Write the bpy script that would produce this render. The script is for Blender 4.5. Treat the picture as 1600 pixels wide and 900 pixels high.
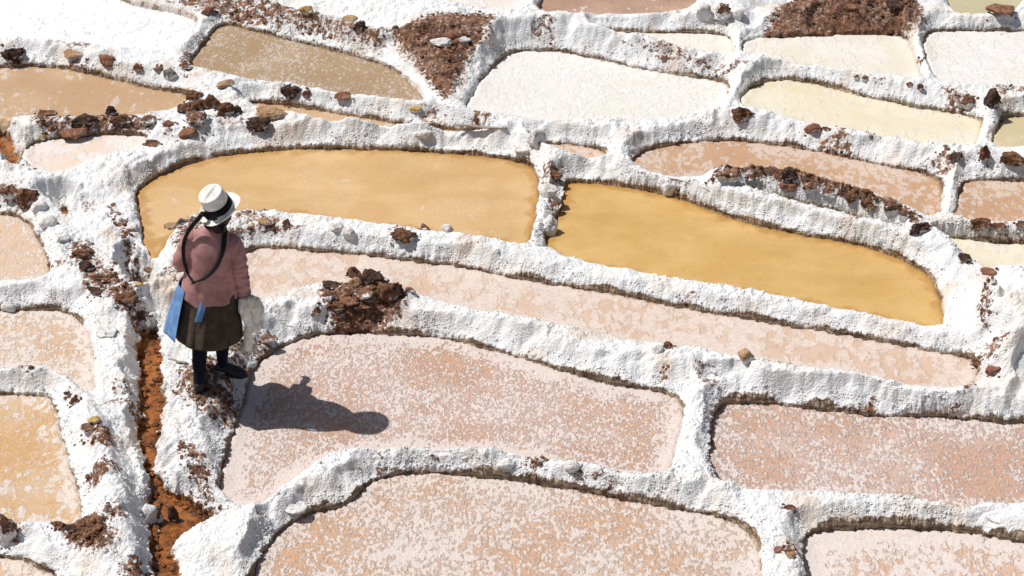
import bpy, bmesh, math, random, time
import numpy as np
from mathutils import Vector, Matrix
from mathutils.bvhtree import BVHTree
T0 = time.time()
for o in list(bpy.data.objects): bpy.data.objects.remove(o)
C = bpy.context.scene.collection
R = math.radians
rng = np.random.RandomState(7)
random.seed(7)

# ------------------------------------------------------------------ camera
PITCH = R(33.0); FPX = 3209.0; HC = 8.43
cam = bpy.data.objects.new('camera', bpy.data.cameras.new('camera')); C.objects.link(cam)
cam.data.sensor_width = 36; cam.data.lens = 36 * FPX / 1600.0
cam.data.clip_end = 2000; cam.data.clip_start = 0.1
cam.location = (0, 0, HC); cam.rotation_euler = (R(90) - PITCH, 0, 0)
bpy.context.scene.camera = cam
# ------------------------------------------------------------------ light
SUN_TO = Vector((-0.95, 0.24, 1.66)).normalized()      # towards the sun
elev = math.asin(SUN_TO.z); azim = math.atan2(SUN_TO.x, SUN_TO.y)
W = bpy.data.worlds.new('World'); bpy.context.scene.world = W; W.use_nodes = True
nt = W.node_tree; bg = nt.nodes['Background']
sky = nt.nodes.new('ShaderNodeTexSky'); sky.sky_type = 'NISHITA'; sky.sun_disc = False
sky.sun_elevation = elev; sky.sun_rotation = azim; sky.altitude = 200; sky.dust_density = 2.5; sky.ozone_density = 0.6
nt.links.new(sky.outputs[0], bg.inputs[0]); bg.inputs[1].default_value = 0.053
sun = bpy.data.objects.new('sun', bpy.data.lights.new('sun', 'SUN')); C.objects.link(sun)
sun.data.energy = 4.3; sun.data.angle = R(0.5); sun.data.color = (1.0, 0.97, 0.93)
sun.rotation_euler = SUN_TO.to_track_quat('Z', 'Y').to_euler()
vs = bpy.context.scene.view_settings
vs.view_transform = 'Standard'; vs.look = 'None'; vs.exposure = 0.0; vs.gamma = 1.0

# ------------------------------------------------------------------ pixel <-> world
cp, sp_ = math.cos(PITCH), math.sin(PITCH)
def ray(px, py):
    a = (np.asarray(px, float) - 800) / FPX; b = -(np.asarray(py, float) - 450) / FPX
    return a, cp + b * sp_, -sp_ + b * cp            # camera forward (0,cp,-sp), up (0,sp,cp)
def unproj(px, py, z):
    dx, dy, dz = ray(px, py); t = (z - HC) / dz
    return dx * t, dy * t
# ------------------------------------------------------------------ noise
PERM = rng.permutation(256); PERM = np.concatenate([PERM, PERM, PERM])
GA = rng.rand(256) * 2 * np.pi; GX, GY = np.cos(GA), np.sin(GA); RV = rng.rand(256)
def perlin(x, y, seed=0):
    x = x + seed * 17.31; y = y - seed * 9.77
    xi = np.floor(x).astype(np.int64); yi = np.floor(y).astype(np.int64)
    xf, yf = x - xi, y - yi; xi &= 255; yi &= 255
    u = xf*xf*xf*(xf*(xf*6-15)+10); v = yf*yf*yf*(yf*(yf*6-15)+10)
    def g(ix, iy, fx, fy):
        h = PERM[PERM[ix & 255] + (iy & 255)]; return GX[h]*fx + GY[h]*fy
    a = g(xi, yi, xf, yf); b = g(xi+1, yi, xf-1, yf); c = g(xi, yi+1, xf, yf-1); d = g(xi+1, yi+1, xf-1, yf-1)
    return 1.5 * ((a + (b-a)*u) * (1-v) + (c + (d-c)*u) * v)
def fbm(x, y, sc, octv=3, seed=0):
    r = 0; a = 1.0; t = 0
    for k in range(octv):
        r = r + a * perlin(x*sc, y*sc, seed + k); t += a; a *= .5; sc *= 2.03
    return r / t
def worley(x, y, sc, seed=0):
    x = x*sc + seed*7.7; y = y*sc + seed*3.3
    xi = np.floor(x).astype(np.int64); yi = np.floor(y).astype(np.int64)
    best = np.full(x.shape, 9.0)
    for i in (-1, 0, 1):
        for j in (-1, 0, 1):
            cx, cy = xi+i, yi+j
            h = PERM[PERM[cx & 255] + (cy & 255)]
            px = cx + RV[h]; py = cy + RV[(h*7+13) & 255]
            best = np.minimum(best, (px-x)**2 + (py-y)**2)
    return np.sqrt(best)
def sstep(a, b, x):
    t = np.clip((x-a)/(b-a), 0, 1); return t*t*(3-2*t)
# ------------------------------------------------------------------ layout data, from the photograph (1600 x 900)
# name : (level, style, label, outline)
PONDS = [
 ('white_far_left', 0.21, 'snow', 'wide snow-white dried pond at the far left, small reddish stones along its near bank', [(-400,-30),(165,-18),(200,8),(260,18),(300,28),(310,40),(298,58),(278,78),(262,84),(215,84),(150,75),(60,68),(-400,60)]),
 ('brown', 0.19, 'brown', 'murky brown pond with a rounded left corner, below the dark soil streak at the top', [(300,95),(318,70),(335,44),(360,38),(400,50),(470,67),(560,90),(610,105),(640,130),(663,155),(660,163),(600,158),(540,150),(480,140),(400,130),(340,118),(300,108)]),
 ('tan_left', 0.13, 'tanfleck', 'tan pond at the left edge, between the snow-white pond and the brown clods', [(-400,115),(0,108),(40,103),(100,107),(180,125),(240,140),(300,147),(290,170),(240,182),(190,186),(130,188),(60,190),(20,186),(-20,176),(-400,170)]),
 ('strip', .10, 'tan', 'thin tan strip of brine under the white bank of the brown pond', [(385,160),(430,163),(520,176),(600,190),(680,202),(790,210),(700,212),(640,204),(560,201),(500,196),(440,186),(400,178)]),
 ('sliver', .08, 'pinkfleck', 'small pinkish brine sliver between the white cone stone and the two orange ponds', [(835,225),(880,227),(950,237),(948,252),(900,252),(850,243)]),
 ('big_pale', 0.17, 'cream', 'large pale creamy white pond with a wide curved bank round its left end', [(727,168),(745,138),(770,105),(800,82),(850,80),(920,90),(980,105),(1060,120),(1140,130),(1138,150),(1118,172),(1080,190),(1000,194),(900,195),(850,192),(760,183),(738,178)]),
 ('cream_top', 0.28, 'ivory', 'slender cream pond beneath the pinkish brown pond at the top centre', [(915,50),(1000,53),(1080,54),(1135,55),(1150,75),(1145,90),(1100,87),(1050,77),(980,64)]),
 ('pink_top', 0.36, 'pinkbrown', 'pinkish brown pond cut by the top edge, left of the pale lumps', [(870,-120),(855,-20),(838,25),(880,27),(960,27),(1040,28),(1080,18),(1100,-20),(1110,-120)]),
 ('pale_top', 0.36, 'palepink', 'pale pinkish white salt pan at the top edge, left of the pinkish brown pond', [(520,-120),(640,-20),(680,6),(740,18),(800,25),(820,15),(840,-20),(850,-120)]),
 ('ivory_mid', 0.28, 'ivory', 'ivory pond in front of the brown earth heap, between two short white dividers', [(1160,60),(1250,60),(1340,55),(1412,57),(1425,75),(1437,110),(1440,127),(1400,124),(1330,117),(1260,107),(1200,97),(1163,92)]),
 ('white_right', 0.27, 'ivorywhite', 'white pond at the right edge behind the dark domed stone', [(1437,52),(1500,50),(2000,46),(2000,150),(1560,142),(1500,139),(1464,132),(1450,100)]),
 ('olive_corner', 0.36, 'olive', 'pale olive pond in the top right corner with a domed stone in it', [(1472,-120),(1478,25),(1520,26),(1560,24),(1590,22),(1605,-20),(1610,-120)]),
 ('far_corner', 0.38, 'palepink', 'pale pan beyond the top right corner', [(1640,-120),(1625,20),(2000,22),(2000,-120)]),
 ('cream_right', 0.20, 'cream2', 'long pale yellow pond behind the flecked pond, with the brown lump at its left tip', [(1155,155),(1180,135),(1215,125),(1260,130),(1340,150),(1420,168),(1500,180),(1533,188),(1530,210),(1520,238),(1480,235),(1400,224),(1320,207),(1260,195),(1200,182),(1165,172)]),
 ('cream_edge', 0.20, 'olive2', 'small yellowish pond at the right edge under the dark domed stone', [(2000,184),(1580,182),(1565,185),(1553,210),(1550,235),(1590,238),(2000,245)]),
 ('flecked', .10, 'pinkfleck', 'pinkish tan pond flecked with white salt behind the low wall of brown clods', [(985,258),(1000,242),(1040,229),(1100,222),(1170,222),(1260,235),(1340,252),(1420,268),(1470,280),(1470,310),(1467,345),(1440,344),(1380,320),(1300,297),(1240,284),(1180,277),(1115,284),(1050,281),(1010,270)]),
 ('flecked_edge', 0.11, 'pinkfleck', 'pinkish tan flecked pond with a rounded corner at the right edge', [(2000,300),(1560,284),(1518,283),(1502,294),(1496,320),(1490,348),(1530,354),(1580,356),(2000,362)]),
 ('pale_strip', .03, 'cream2', 'thin pale yellow strip along the foot of the low wall of brown clods', [(1140,300),(1200,311),(1280,328),(1350,348),(1410,365),(1400,372),(1340,358),(1280,342),(1230,328),(1180,318)]),
 ('pale_wedge', .04, 'cream2', 'pale yellow wedge of brine at the right edge above the big white mound', [(1450,372),(1500,375),(1560,382),(2000,400),(2000,425),(1600,418),(1545,428),(1510,408),(1480,388)]),
 ('orange_left', .02, 'orange', 'large golden orange pond directly behind the woman', [(213,302),(225,290),(260,270),(310,252),(370,240),(440,234),(540,233),(640,236),(740,243),(800,250),(835,262),(843,285),(838,330),(828,390),(800,384),(700,368),(640,360),(560,350),(470,340),(400,334),(310,338),(270,362),(250,400),(240,413),(225,380),(220,340)]),
 ('orange_right', -.01, 'orange2', 'deep golden orange pond right of the boulder divider', [(880,290),(905,284),(950,288),(1020,300),(1080,315),(1150,345),(1250,368),(1330,380),(1400,400),(1445,425),(1468,455),(1478,515),(1440,515),(1380,502),(1300,484),(1200,466),(1100,446),(1000,430),(930,416),(845,396),(860,360),(880,320)]),
 ('middle', -.06, 'flake', 'long pinkish pond with thin white salt plates, crossing the middle behind the brown clod pile', [(380,385),(480,394),(560,400),(640,410),(720,418),(820,440),(900,452),(1000,470),(1100,490),(1200,507),(1300,522),(1400,541),(1500,558),(1530,568),(1520,606),(1480,610),(1420,606),(1340,590),(1240,580),(1150,560),(1050,545),(960,530),(860,510),(760,495),(680,475),(620,450),(500,450),(440,462),(400,475),(370,450)]),
 ('shadow', -.17, 'crust', 'pinkish crusted pond that the shadow of the woman falls on', [(395,578),(430,548),(480,528),(540,522),(620,525),(700,530),(770,550),(830,565),(900,590),(960,605),(1020,612),(1065,625),(1068,650),(1055,700),(1045,750),(1000,748),(900,728),(780,712),(680,706),(600,708),(520,710),(470,745),(430,775),(380,800),(345,775),(350,720),(375,650),(390,600)]),
 ('right_crust', -0.21, 'crustpink', 'reddish pink crusted pond at the right, under the long dark mud face', [(1112,645),(1140,630),(1220,635),(1300,645),(1380,655),(1450,652),(1520,660),(1600,665),(2000,672),(2000,800),(1560,790),(1500,800),(1460,790),(1380,780),(1300,775),(1240,774),(1115,768),(1110,700)]),
 ('bottom', -0.26, 'crustorange', 'large orange and white crusted pond along the bottom, inside the hooked white bank', [(440,830),(490,800),(540,795),(570,762),(600,745),(680,742),(780,750),(880,765),(980,785),(1080,800),(1140,815),(1180,840),(1190,880),(1190,1200),(340,1200),(375,960),(400,890),(420,850)]),
 ('bottom_right', -0.30, 'crustwhite', 'mostly white crusted pond in the bottom right corner', [(1250,850),(1270,835),(1340,828),(1440,828),(1540,840),(1640,855),(2000,880),(2000,1200),(1275,1200),(1262,900)]),
 ('left_pink', -.02, 'leftpink', 'smooth pinkish pond at the left edge below the big brown clods', [(-400,325),(20,333),(45,350),(60,375),(75,410),(78,435),(40,445),(-400,450)]),
 ('left_mid', -0.11, 'leftcrust', 'orange tinged crusted pond at the left edge, second below the smooth pinkish one', [(-400,488),(50,486),(115,490),(140,520),(148,570),(148,625),(110,595),(80,585),(50,580),(-400,585)]),
 ('left_low', -0.19, 'leftwet', 'wet orange pond with a white salt margin at the lower left', [(-400,608),(60,618),(82,625),(95,680),(115,740),(130,800),(128,830),(80,822),(30,818),(-400,815)]),
 ('left_corner', -0.28, 'leftcrust', 'small corner of an orange pond at the bottom left', [(-400,850),(20,872),(60,888),(95,910),(120,1000),(120,1200),(-400,1200)]),
 ('pan', .08, 'pan', 'dry pale peach salt pan left of the great white arc bank', [(45,225),(120,215),(200,212),(238,215),(215,235),(170,250),(132,258),(112,272),(82,276),(50,266),(35,245)]),
]
CHANNEL = [
 (-.02, [(-2,205),(20,213),(38,278),(24,282),(5,250),(-12,225)]),
 (-.10, [(88,328),(102,328),(114,352),(108,360),(95,340)]),
 (-.20, [(202,440),(226,440),(232,476),(216,478)]),
 (-.24, [(222,522),(246,514),(252,560),(257,620),(252,690),(240,742),(265,775),(310,800),(350,820),(305,832),(265,855),(272,900),(290,960),(310,1200),(240,1200),(240,900),(240,860),(240,800),(232,740),(216,700),(222,640),(218,560)]),
]
# raised ground: (polyline px, z along it, half width m, fall-off slope)
RIDGES = [
 ([(240,440),(290,500)], [.05,.02], .22, .5),
 ([(290,500),(325,560),(330,640),(300,700),(315,760)], [.02,.01,.0,-.03,-.10], .26, .7),
 ([(330,830),(380,830),(430,800)], [-.12,-.10,-.10], .15, .8),
 ([(120,290),(170,330),(215,400)], [.10,.07,.04], .25, .4),
 ([(180,500),(190,600),(195,680)], [-.04,-.08,-.12], .16, .9),
 ([(20,300),(60,330),(110,410),(170,460)], [.10,.09,.07,.05], .12, .9),
 ([(95,600),(138,680),(160,760),(175,830),(215,900)], [-.02,.03,.03,.0,-.06], .11, 1.5),
 ([(0,190),(100,205),(200,200),(320,190)], [.19,.19,.19,.19], .12, .8),
 ([(1120,262),(1180,264),(1240,272),(1320,294),(1400,320),(1445,346)], [.26,.26,.26,.25,.23,.17], .06, 4.5),
 ([(1460,358),(1540,362),(1620,372),(1900,380)], [.19,.20,.20,.2], .07, 2.5),
 ([(1590,440),(1600,500),(1700,480)], [.34,.30,.34], .15, 1.5),
 ([(1560,560),(1600,590)], [.06,.04], .1, 1.0),
 ([(610,60),(690,70),(750,55)], [.36,.34,.36], .15, .5),
 ([(690,110),(695,150)], [.30,.26], .06, .7),
 ([(1230,20),(1300,5),(1400,10)], [.44,.52,.46], .12, .6),
 ([(1100,10),(1150,15)], [.44,.43], .08, .9),
 ([(420,15),(500,35),(570,55)], [.40,.38,.36], .08, .6),
 ([(520,475),(570,465),(625,460)], [.02,.05,.03], .10, 1.0),
 ([(120,860),(160,880),(200,930)], [-.20,-.20,-.22], .07, 1.2),
 ([(420,500),(470,490)], [.0,.0], .10, .8),
]
# bare soil: (outline px, z, strength)
DIRT = [
 ([(598,56),(640,46),(700,40),(780,42),(765,60),(735,90),(710,140),(694,150),(676,128),(652,98),(620,74)], .32, .84),
 ([(230,-20),(330,8),(400,20),(470,34),(540,52),(610,66),(610,48),(520,26),(440,2),(420,-20)], .38, .66),
 ([(55,176),(110,190),(180,172),(240,180),(275,192),(200,206),(140,218),(80,208),(40,194)], .19, .68),
 ([(160,330),(182,325),(200,345),(215,385),(232,412),(215,412),(190,388),(178,360)], .06, .70),
 ([(105,384),(150,384),(155,410),(190,438),(222,450),(232,495),(200,484),(150,466),(122,440),(115,410)], .05, .70),
 ([(-20,292),(20,288),(50,300),(40,322),(0,318)], .1, .6),
 ([(275,570),(340,560),(375,600),(372,640),(335,662),(290,645),(268,600)], .0, .66),
 ([(272,702),(315,700),(335,740),(330,780),(305,765),(290,730)], -.06, .74),
 ([(300,770),(340,775),(375,795),(350,800)], -.1, .62),
 ([(135,676),(178,680),(188,715),(150,722)], -.06, .8),
 ([(135,742),(182,738),(188,765),(142,768)], -.08, .8),
 ([(160,815),(205,812),(205,838),(165,840)], -.1, .75),
 ([(165,598),(205,600),(210,622),(170,625)], -.08, .58),
 ([(100,838),(130,830),(165,850),(190,900),(150,885),(115,868)], -.2, 1.0),
 ([(190,888),(230,885),(235,960),(195,960)], -.14, .8),
 ([(1185,30),(1215,10),(1250,-25),(1425,-25),(1455,24),(1380,30),(1300,28),(1250,30)], .5, .86),
 ([(925,48),(1060,74),(1150,90),(1190,98),(1150,100),(1050,82)], .37, .66),
 ([(1465,133),(1510,138),(1530,165),(1495,168)], .36, .66),
 ([(1118,252),(1240,260),(1330,288),(1420,316),(1450,340),(1400,328),(1320,300),(1240,274),(1120,268)], .25, .95),
 ([(1500,345),(1560,348),(1700,358),(1700,366),(1510,358)], .2, .7),
 ([(1078,560),(1120,562),(1140,600),(1085,602)], .0, .56),
 ([(490,455),(540,430),(620,430),(650,465),(600,490),(520,495)], .04, .8),
 ([(842,262),(885,262),(885,285),(855,300),(840,320),(848,285)], .08, .66),
 ([(262,360),(300,338),(345,340),(300,385),(272,404)], .06, .66),
 ([(250,420),(290,415),(290,450),(255,455)], .06, .56),
 ([(640,158),(700,158),(700,182),(670,186)], .26, .56),
 ([(1525,552),(1565,545),(1580,570),(1535,580)], .02, .66),
 ([(1530,455),(1550,440),(1552,500),(1530,520)], .18, .70),
 ([(380,515),(440,512),(430,545),(390,555)], .0, .6),
 ([(470,168),(600,190),(560,200),(480,190)], .12, .6),
 ([(700,0),(700,-30),(780,-10),(760,18)], .45, .5),
 ([(165,0),(225,0),(260,16),(200,10)], .3, .5),
 ([(300,180),(430,182),(430,196),(320,200)], .19, .5),
 ([(640,345),(615,342),(600,362),(640,372)], .1, .6),
 ([(0,800),(40,800),(40,850),(0,850)], -.2, .7),
]
def chaikin(p, n=2):
    p = np.array(p, float)
    for _ in range(n):
        q = np.roll(p, -1, 0); p = np.stack([.75*p+.25*q, .25*p+.75*q], 1).reshape(-1, 2)
    return p
# coarse distance rasters
GX0, GY0, GD = -9.0, 6.0, 0.03
NX, NY = 600, 560
gx = GX0 + GD*np.arange(NX); gy = GY0 + GD*np.arange(NY)
def poly_raster(P, pad):
    D = np.full((NY, NX), 9.0, np.float32)
    x0, y0 = P.min(0) - pad; x1, y1 = P.max(0) + pad
    i0, i1 = np.searchsorted(gx, [x0, x1]); j0, j1 = np.searchsorted(gy, [y0, y1])
    if i1 <= i0 or j1 <= j0: return D
    X, Y = np.meshgrid(gx[i0:i1], gy[j0:j1]); X = X.ravel(); Y = Y.ravel()
    best = np.full(X.shape, 1e9); ins = np.zeros(X.shape, bool)
    Q = np.roll(P, -1, 0)
    for (ax, ay), (bx, by) in zip(P, Q):
        ex, ey = bx-ax, by-ay
        t = np.clip(((X-ax)*ex + (Y-ay)*ey) / (ex*ex+ey*ey+1e-12), 0, 1)
        best = np.minimum(best, (X-ax-t*ex)**2 + (Y-ay-t*ey)**2)
        cnd = ((ay > Y) != (by > Y))
        if cnd.any():
            xs = ax + (Y-ay) * ex / (ey if abs(ey) > 1e-9 else 1e-9)
            ins ^= cnd & (X < xs)
    d = np.sqrt(best); d[ins] *= -1
    D[j0:j1, i0:i1] = d.reshape(j1-j0, i1-i0)
    return D
def samp(D, x, y):
    fx = np.clip((x-GX0)/GD, 0, NX-1.001); fy = np.clip((y-GY0)/GD, 0, NY-1.001)
    i = fx.astype(int); j = fy.astype(int); fx = fx-i; fy = fy-j
    return (D[j, i]*(1-fx)+D[j, i+1]*fx)*(1-fy) + (D[j+1, i]*(1-fx)+D[j+1, i+1]*fx)*fy
POOL = []      # (z, raster, is_channel)
for nm, z, st, lb, pl in PONDS:
    p = chaikin(pl); X, Y = unproj(p[:, 0], p[:, 1], z)
    POOL.append((z, poly_raster(np.stack([X, Y], 1), .9), False))
for z, pl in CHANNEL:
    p = chaikin(pl); X, Y = unproj(p[:, 0], p[:, 1], z)
    POOL.append((z, poly_raster(np.stack([X, Y], 1), .9), True))
DR = []
for pl, z, s in DIRT:
    p = chaikin(pl); X, Y = unproj(p[:, 0], p[:, 1], z)
    DR.append((s, poly_raster(np.stack([X, Y], 1), .4)))
def polyline(x, y, P, Z=None):
    best = np.full(np.shape(x), 1e9); zz = np.zeros(np.shape(x))
    for k in range(len(P)-1):
        ax, ay = P[k]; bx, by = P[k+1]; ex, ey = bx-ax, by-ay
        t = np.clip(((x-ax)*ex+(y-ay)*ey)/(ex*ex+ey*ey+1e-12), 0, 1)
        d = (x-ax-t*ex)**2+(y-ay-t*ey)**2; m = d < best
        best = np.where(m, d, best)
        if Z is not None: zz = np.where(m, Z[k]+(Z[k+1]-Z[k])*t, zz)
    return np.sqrt(best), zz
RD = []
for pl, zs, hw, sl in RIDGES:
    a = np.array(pl, float); zs = list(zs); zz = np.array(zs)
    X, Y = unproj(a[:, 0], a[:, 1], zz); RD.append((np.stack([X, Y], 1), zs, hw, sl))
WALLR = DR[18][1]; WALL2 = DR[19][1]
print('rasters', time.time()-T0)
# coarse H (ridge top) raster
XX, YY = np.meshgrid(gx, gy)
Hc = 0.075*(YY-13.3) - .04
for (z, D, ch) in POOL:
    if ch: continue
    Hc = np.maximum(Hc, z + .055 - np.clip(D-.42, 0, 9)*.45)
for P, zs, hw, sl in RD:
    d, zz = polyline(XX, YY, P, zs)
    Hc = np.maximum(Hc, zz - np.clip(d-hw, 0, 9)*sl)
def blur(A, n):
    for _ in range(n):
        A = (A + np.roll(A,1,0)+np.roll(A,-1,0))/3; A = (A + np.roll(A,1,1)+np.roll(A,-1,1))/3
    return A
Hs = blur(Hc.copy(), 2); Hs[:4] = Hc[:4]; Hs[-4:] = Hc[-4:]; Hs[:, :4] = Hc[:, :4]; Hs[:, -4:] = Hc[:, -4:]
Hc = Hs
inside_raster = lambda x, y: (x > GX0) & (x < GX0+GD*(NX-1)) & (y > GY0) & (y < GY0+GD*(NY-1))

PH = {[p[0] for p in PONDS].index(n): v for n, v in dict(shadow=.055, right_crust=.075, bottom=.065, bottom_right=.07, middle=.050, brown=.03, orange_left=.04, left_mid=.05).items()}
def fields(x, y, full=True):
    """height, nearest pool edge distance, dirt, face of the land at x, y"""
    wx = .020*fbm(x, y, 5, 2, 11) + .009*perlin(x*22, y*22, 5) + (.0022*perlin(x*48, y*48, 9))
    wy = .020*fbm(x, y, 5, 2, 23) + .009*perlin(x*22, y*22, 15) + (.0022*perlin(x*48, y*48, 19))
    X, Y = x+wx, y+wy
    ok = inside_raster(X, Y)
    base = 0.075*(np.minimum(y, 60)-13.3) - .04
    H = np.where(ok, samp(Hc, X, Y), base)
    big = fbm(x, y, 1.3, 3, 40)
    H = H + .035*big
    hmod = np.clip(1+2.0*fbm(x, y, 2.8, 3, 200), .12, 1.7); s2 = np.clip(1.25+1.7*fbm(x, y, 2.6, 3, 210), .75, 2.4)
    wd = np.where(ok, np.minimum(samp(WALLR, X, Y), samp(WALL2, X, Y)), 9.0); s2 = s2 + 3.5*sstep(.30, .12, wd); dk = np.full(x.shape, .02)
    flo = np.full(x.shape, -9.0); steep = np.full(x.shape, 9.0)
    cap = np.full(x.shape, 9.0); dm = np.full(x.shape, 9.0); gxs = np.zeros(x.shape); gys = np.zeros(x.shape); which = np.full(x.shape, -1)
    for k, (z, D, ch) in enumerate(POOL):
        if ch: d = samp(D, x+2.2*wx, y+2.2*wy)
        else: d = samp(D, X, Y)
        d = np.where(ok, d, 9.0)
        h0 = (.045 if ch else .85*PH.get(k, .040))*hmod
        dk_ = (h0+.02)/3.6
        c = z - .02 + 3.6*np.minimum(d, dk_) + (s2*1.8 if ch else s2)*np.maximum(d-dk_, 0)
        steep = np.minimum(steep, z - .02 + 3.6*d)
        if not ch: flo = np.maximum(flo, np.where(d > 0, z - .02 + np.minimum(3.6*d, .055) - 1.8*np.clip(d-.075, 0, 9), -9))
        m = c < cap; dk = np.where(m, dk_, dk)
        cap = np.where(m, c, cap)
        m = d < dm
        dm = np.where(m, d, dm); which = np.where(m, k, which)
    dirt = np.zeros(x.shape)
    dirt = .60*sstep(.16, .42, fbm(x, y, 1.7, 3, 300))*sstep(.45, .1, dm) + 0*x
    for s, D in DR:
        d = np.where(ok, samp(D, X, Y), 9.0)
        dirt = np.maximum(dirt, s*sstep(.17, -.12, d))
    rel = H + .03*(1-np.exp(-np.clip(dm, 0, 9)/.07))
    lump = worley(x, y, 13, 3); lump2 = worley(x+.01*fbm(x,y,30,1,2), y, 38, 5); lump3 = worley(x, y, 75, 8)
    rough = .022*fbm(x, y, 6, 3, 50) + .020*(.55-lump) + .036*np.clip(.42-worley(x+.03*fbm(x,y,9,2,3), y, 5.2, 14), 0, 1)*sstep(.0, .3, fbm(x, y, 1.6, 2, 88)) + .011*(.55-lump2) + .0045*(.5-lump3)
    rough = rough*(1+.8*np.clip(big*2, -.4, 1))
    rough = rough + dirt*(.012*(.5-worley(x, y, 19, 31))*(1+fbm(x,y,3,2,4)) + .045*fbm(x, y, 7, 5, 60))
    rel = rel + rough
    k = .022
    h = np.clip(.5+.5*(cap-rel)/k, 0, 1); zf = cap*(1-h)+rel*h - k*h*(1-h)
    zf = np.where(cap > rel+k, rel, zf)
    zf = np.minimum(np.maximum(zf, flo+.4*rough), steep)
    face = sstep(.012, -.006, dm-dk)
    drop = np.where(which >= 0, rel - np.array([p[0] for p in POOL]+[0])[which], 0)
    wallm = np.where(ok, samp(WALLR, X, Y), 9.0) < .28
    dirt = np.where(wallm, dirt*sstep(.165, .215, zf+.06*fbm(x, y, 9, 2, 5)), dirt)
    return zf, dm, which, dirt, face, drop, rel
def height(x, y):
    x = np.atleast_1d(np.asarray(x, float)); y = np.atleast_1d(np.asarray(y, float))
    f = fields(x, y); z = f[0]
    lev = np.array([p[0] for p in POOL]+[0])[f[2]]
    return np.where(f[1] < 0, lev, z)
def hit(px, py):
    dx, dy, dz = ray(px, py)
    t = np.linspace((1.0-HC)/dz, (-.6-HC)/dz, 400)
    X, Y, Z = dx*t, dy*t, HC+dz*t
    h = height(X, Y); k = int(np.argmax(Z < h)); 
    return Vector((float(X[k]), float(Y[k]), float(h[k])))

# ------------------------------------------------------------------ materials
class NT:
    def __init__(s, name):
        s.m = bpy.data.materials.new(name); s.m.use_nodes = True; s.t = s.m.node_tree
        s.b = s.t.nodes['Principled BSDF']
    def n(s, typ, **kw):
        nd = s.t.nodes.new(typ)
        for k, v in kw.items():
            if k in ('operation', 'data_type', 'attribute_name', 'feature', 'distance', 'noise_dimensions', 'blend_type', 'voronoi_dimensions', 'interpolation_type', 'wave_type', 'attribute_type'): setattr(nd, k, v)
            else: s.put(nd, k, v)
        return nd
    def put(s, nd, k, v):
        k = k.replace('_', ' ')
        if k.startswith('i') and k[1:].isdigit(): sk = nd.inputs[int(k[1:])]
        else: sk = nd.inputs[k]
        if hasattr(v, 'is_output') or isinstance(v, bpy.types.NodeSocket): s.t.links.new(v, sk)
        else: sk.default_value = v
    def pos(s, scale=(1, 1, 1), obj=False):
        if obj: src = s.n('ShaderNodeTexCoord').outputs['Object']
        else: src = s.n('ShaderNodeNewGeometry').outputs['Position']
        mp = s.n('ShaderNodeMapping'); s.t.links.new(src, mp.inputs[0]); mp.inputs['Scale'].default_value = scale
        return mp.outputs[0]
    def noise(s, vec, scale, detail=3, rough=.55, dist=0.0):
        nd = s.n('ShaderNodeTexNoise'); s.put(nd, 'Vector', vec); nd.inputs['Scale'].default_value = scale
        nd.inputs['Detail'].default_value = detail; nd.inputs['Roughness'].default_value = rough; nd.inputs['Distortion'].default_value = dist
        return nd.outputs[0]
    def vor(s, vec, scale, feature='F1', out=0, rand=1.0, smooth=None):
        nd = s.n('ShaderNodeTexVoronoi', feature=feature); s.put(nd, 'Vector', vec); nd.inputs['Scale'].default_value = scale
        nd.inputs['Randomness'].default_value = rand
        if smooth is not None: nd.inputs['Smoothness'].default_value = smooth
        return nd.outputs[out]
    def math(s, op, a, b=0.0, c=0.0, clamp=False):
        nd = s.n('ShaderNodeMath', operation=op); nd.use_clamp = clamp
        s.put(nd, 'i0', a); s.put(nd, 'i1', b)
        if op in ('MULTIPLY_ADD',): s.put(nd, 'i2', c)
        return nd.outputs[0]
    def ramp(s, v, lo, hi, a=0.0, b=1.0):
        nd = s.n('ShaderNodeMapRange', interpolation_type='SMOOTHSTEP'); s.put(nd, 'Value', v)
        nd.inputs['From Min'].default_value = lo; nd.inputs['From Max'].default_value = hi
        nd.inputs['To Min'].default_value = a; nd.inputs['To Max'].default_value = b
        return nd.outputs[0]
    def mix(s, f, a, b):
        nd = s.n('ShaderNodeMix', data_type='RGBA'); s.put(nd, 'i0', f)
        for i, v in ((6, a), (7, b)):
            if isinstance(v, tuple): nd.inputs[i].default_value = (*v, 1)
            else: s.t.links.new(v, nd.inputs[i])
        return nd.outputs[2]
    def attr(s, name):
        return s.n('ShaderNodeAttribute', attribute_name=name).outputs['Fac']
    def bump(s, h, dist, strength=1.0, normal=None):
        nd = s.n('ShaderNodeBump'); s.put(nd, 'Height', h); nd.inputs['Distance'].default_value = dist; nd.inputs['Strength'].default_value = strength
        if normal is not None: s.t.links.new(normal, nd.inputs['Normal'])
        return nd.outputs[0]
    def out(s, col, rough=.8, normal=None, spec=.3):
        if isinstance(col, tuple): s.b.inputs['Base Color'].default_value = (*col, 1)
        else: s.t.links.new(col, s.b.inputs['Base Color'])
        if isinstance(rough, float): s.b.inputs['Roughness'].default_value = rough
        else: s.t.links.new(rough, s.b.inputs['Roughness'])
        s.b.inputs['Specular IOR Level'].default_value = spec
        if normal is not None: s.t.links.new(normal, s.b.inputs['Normal'])
        return s.m
WHITE = (.775, .775, .77)
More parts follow.
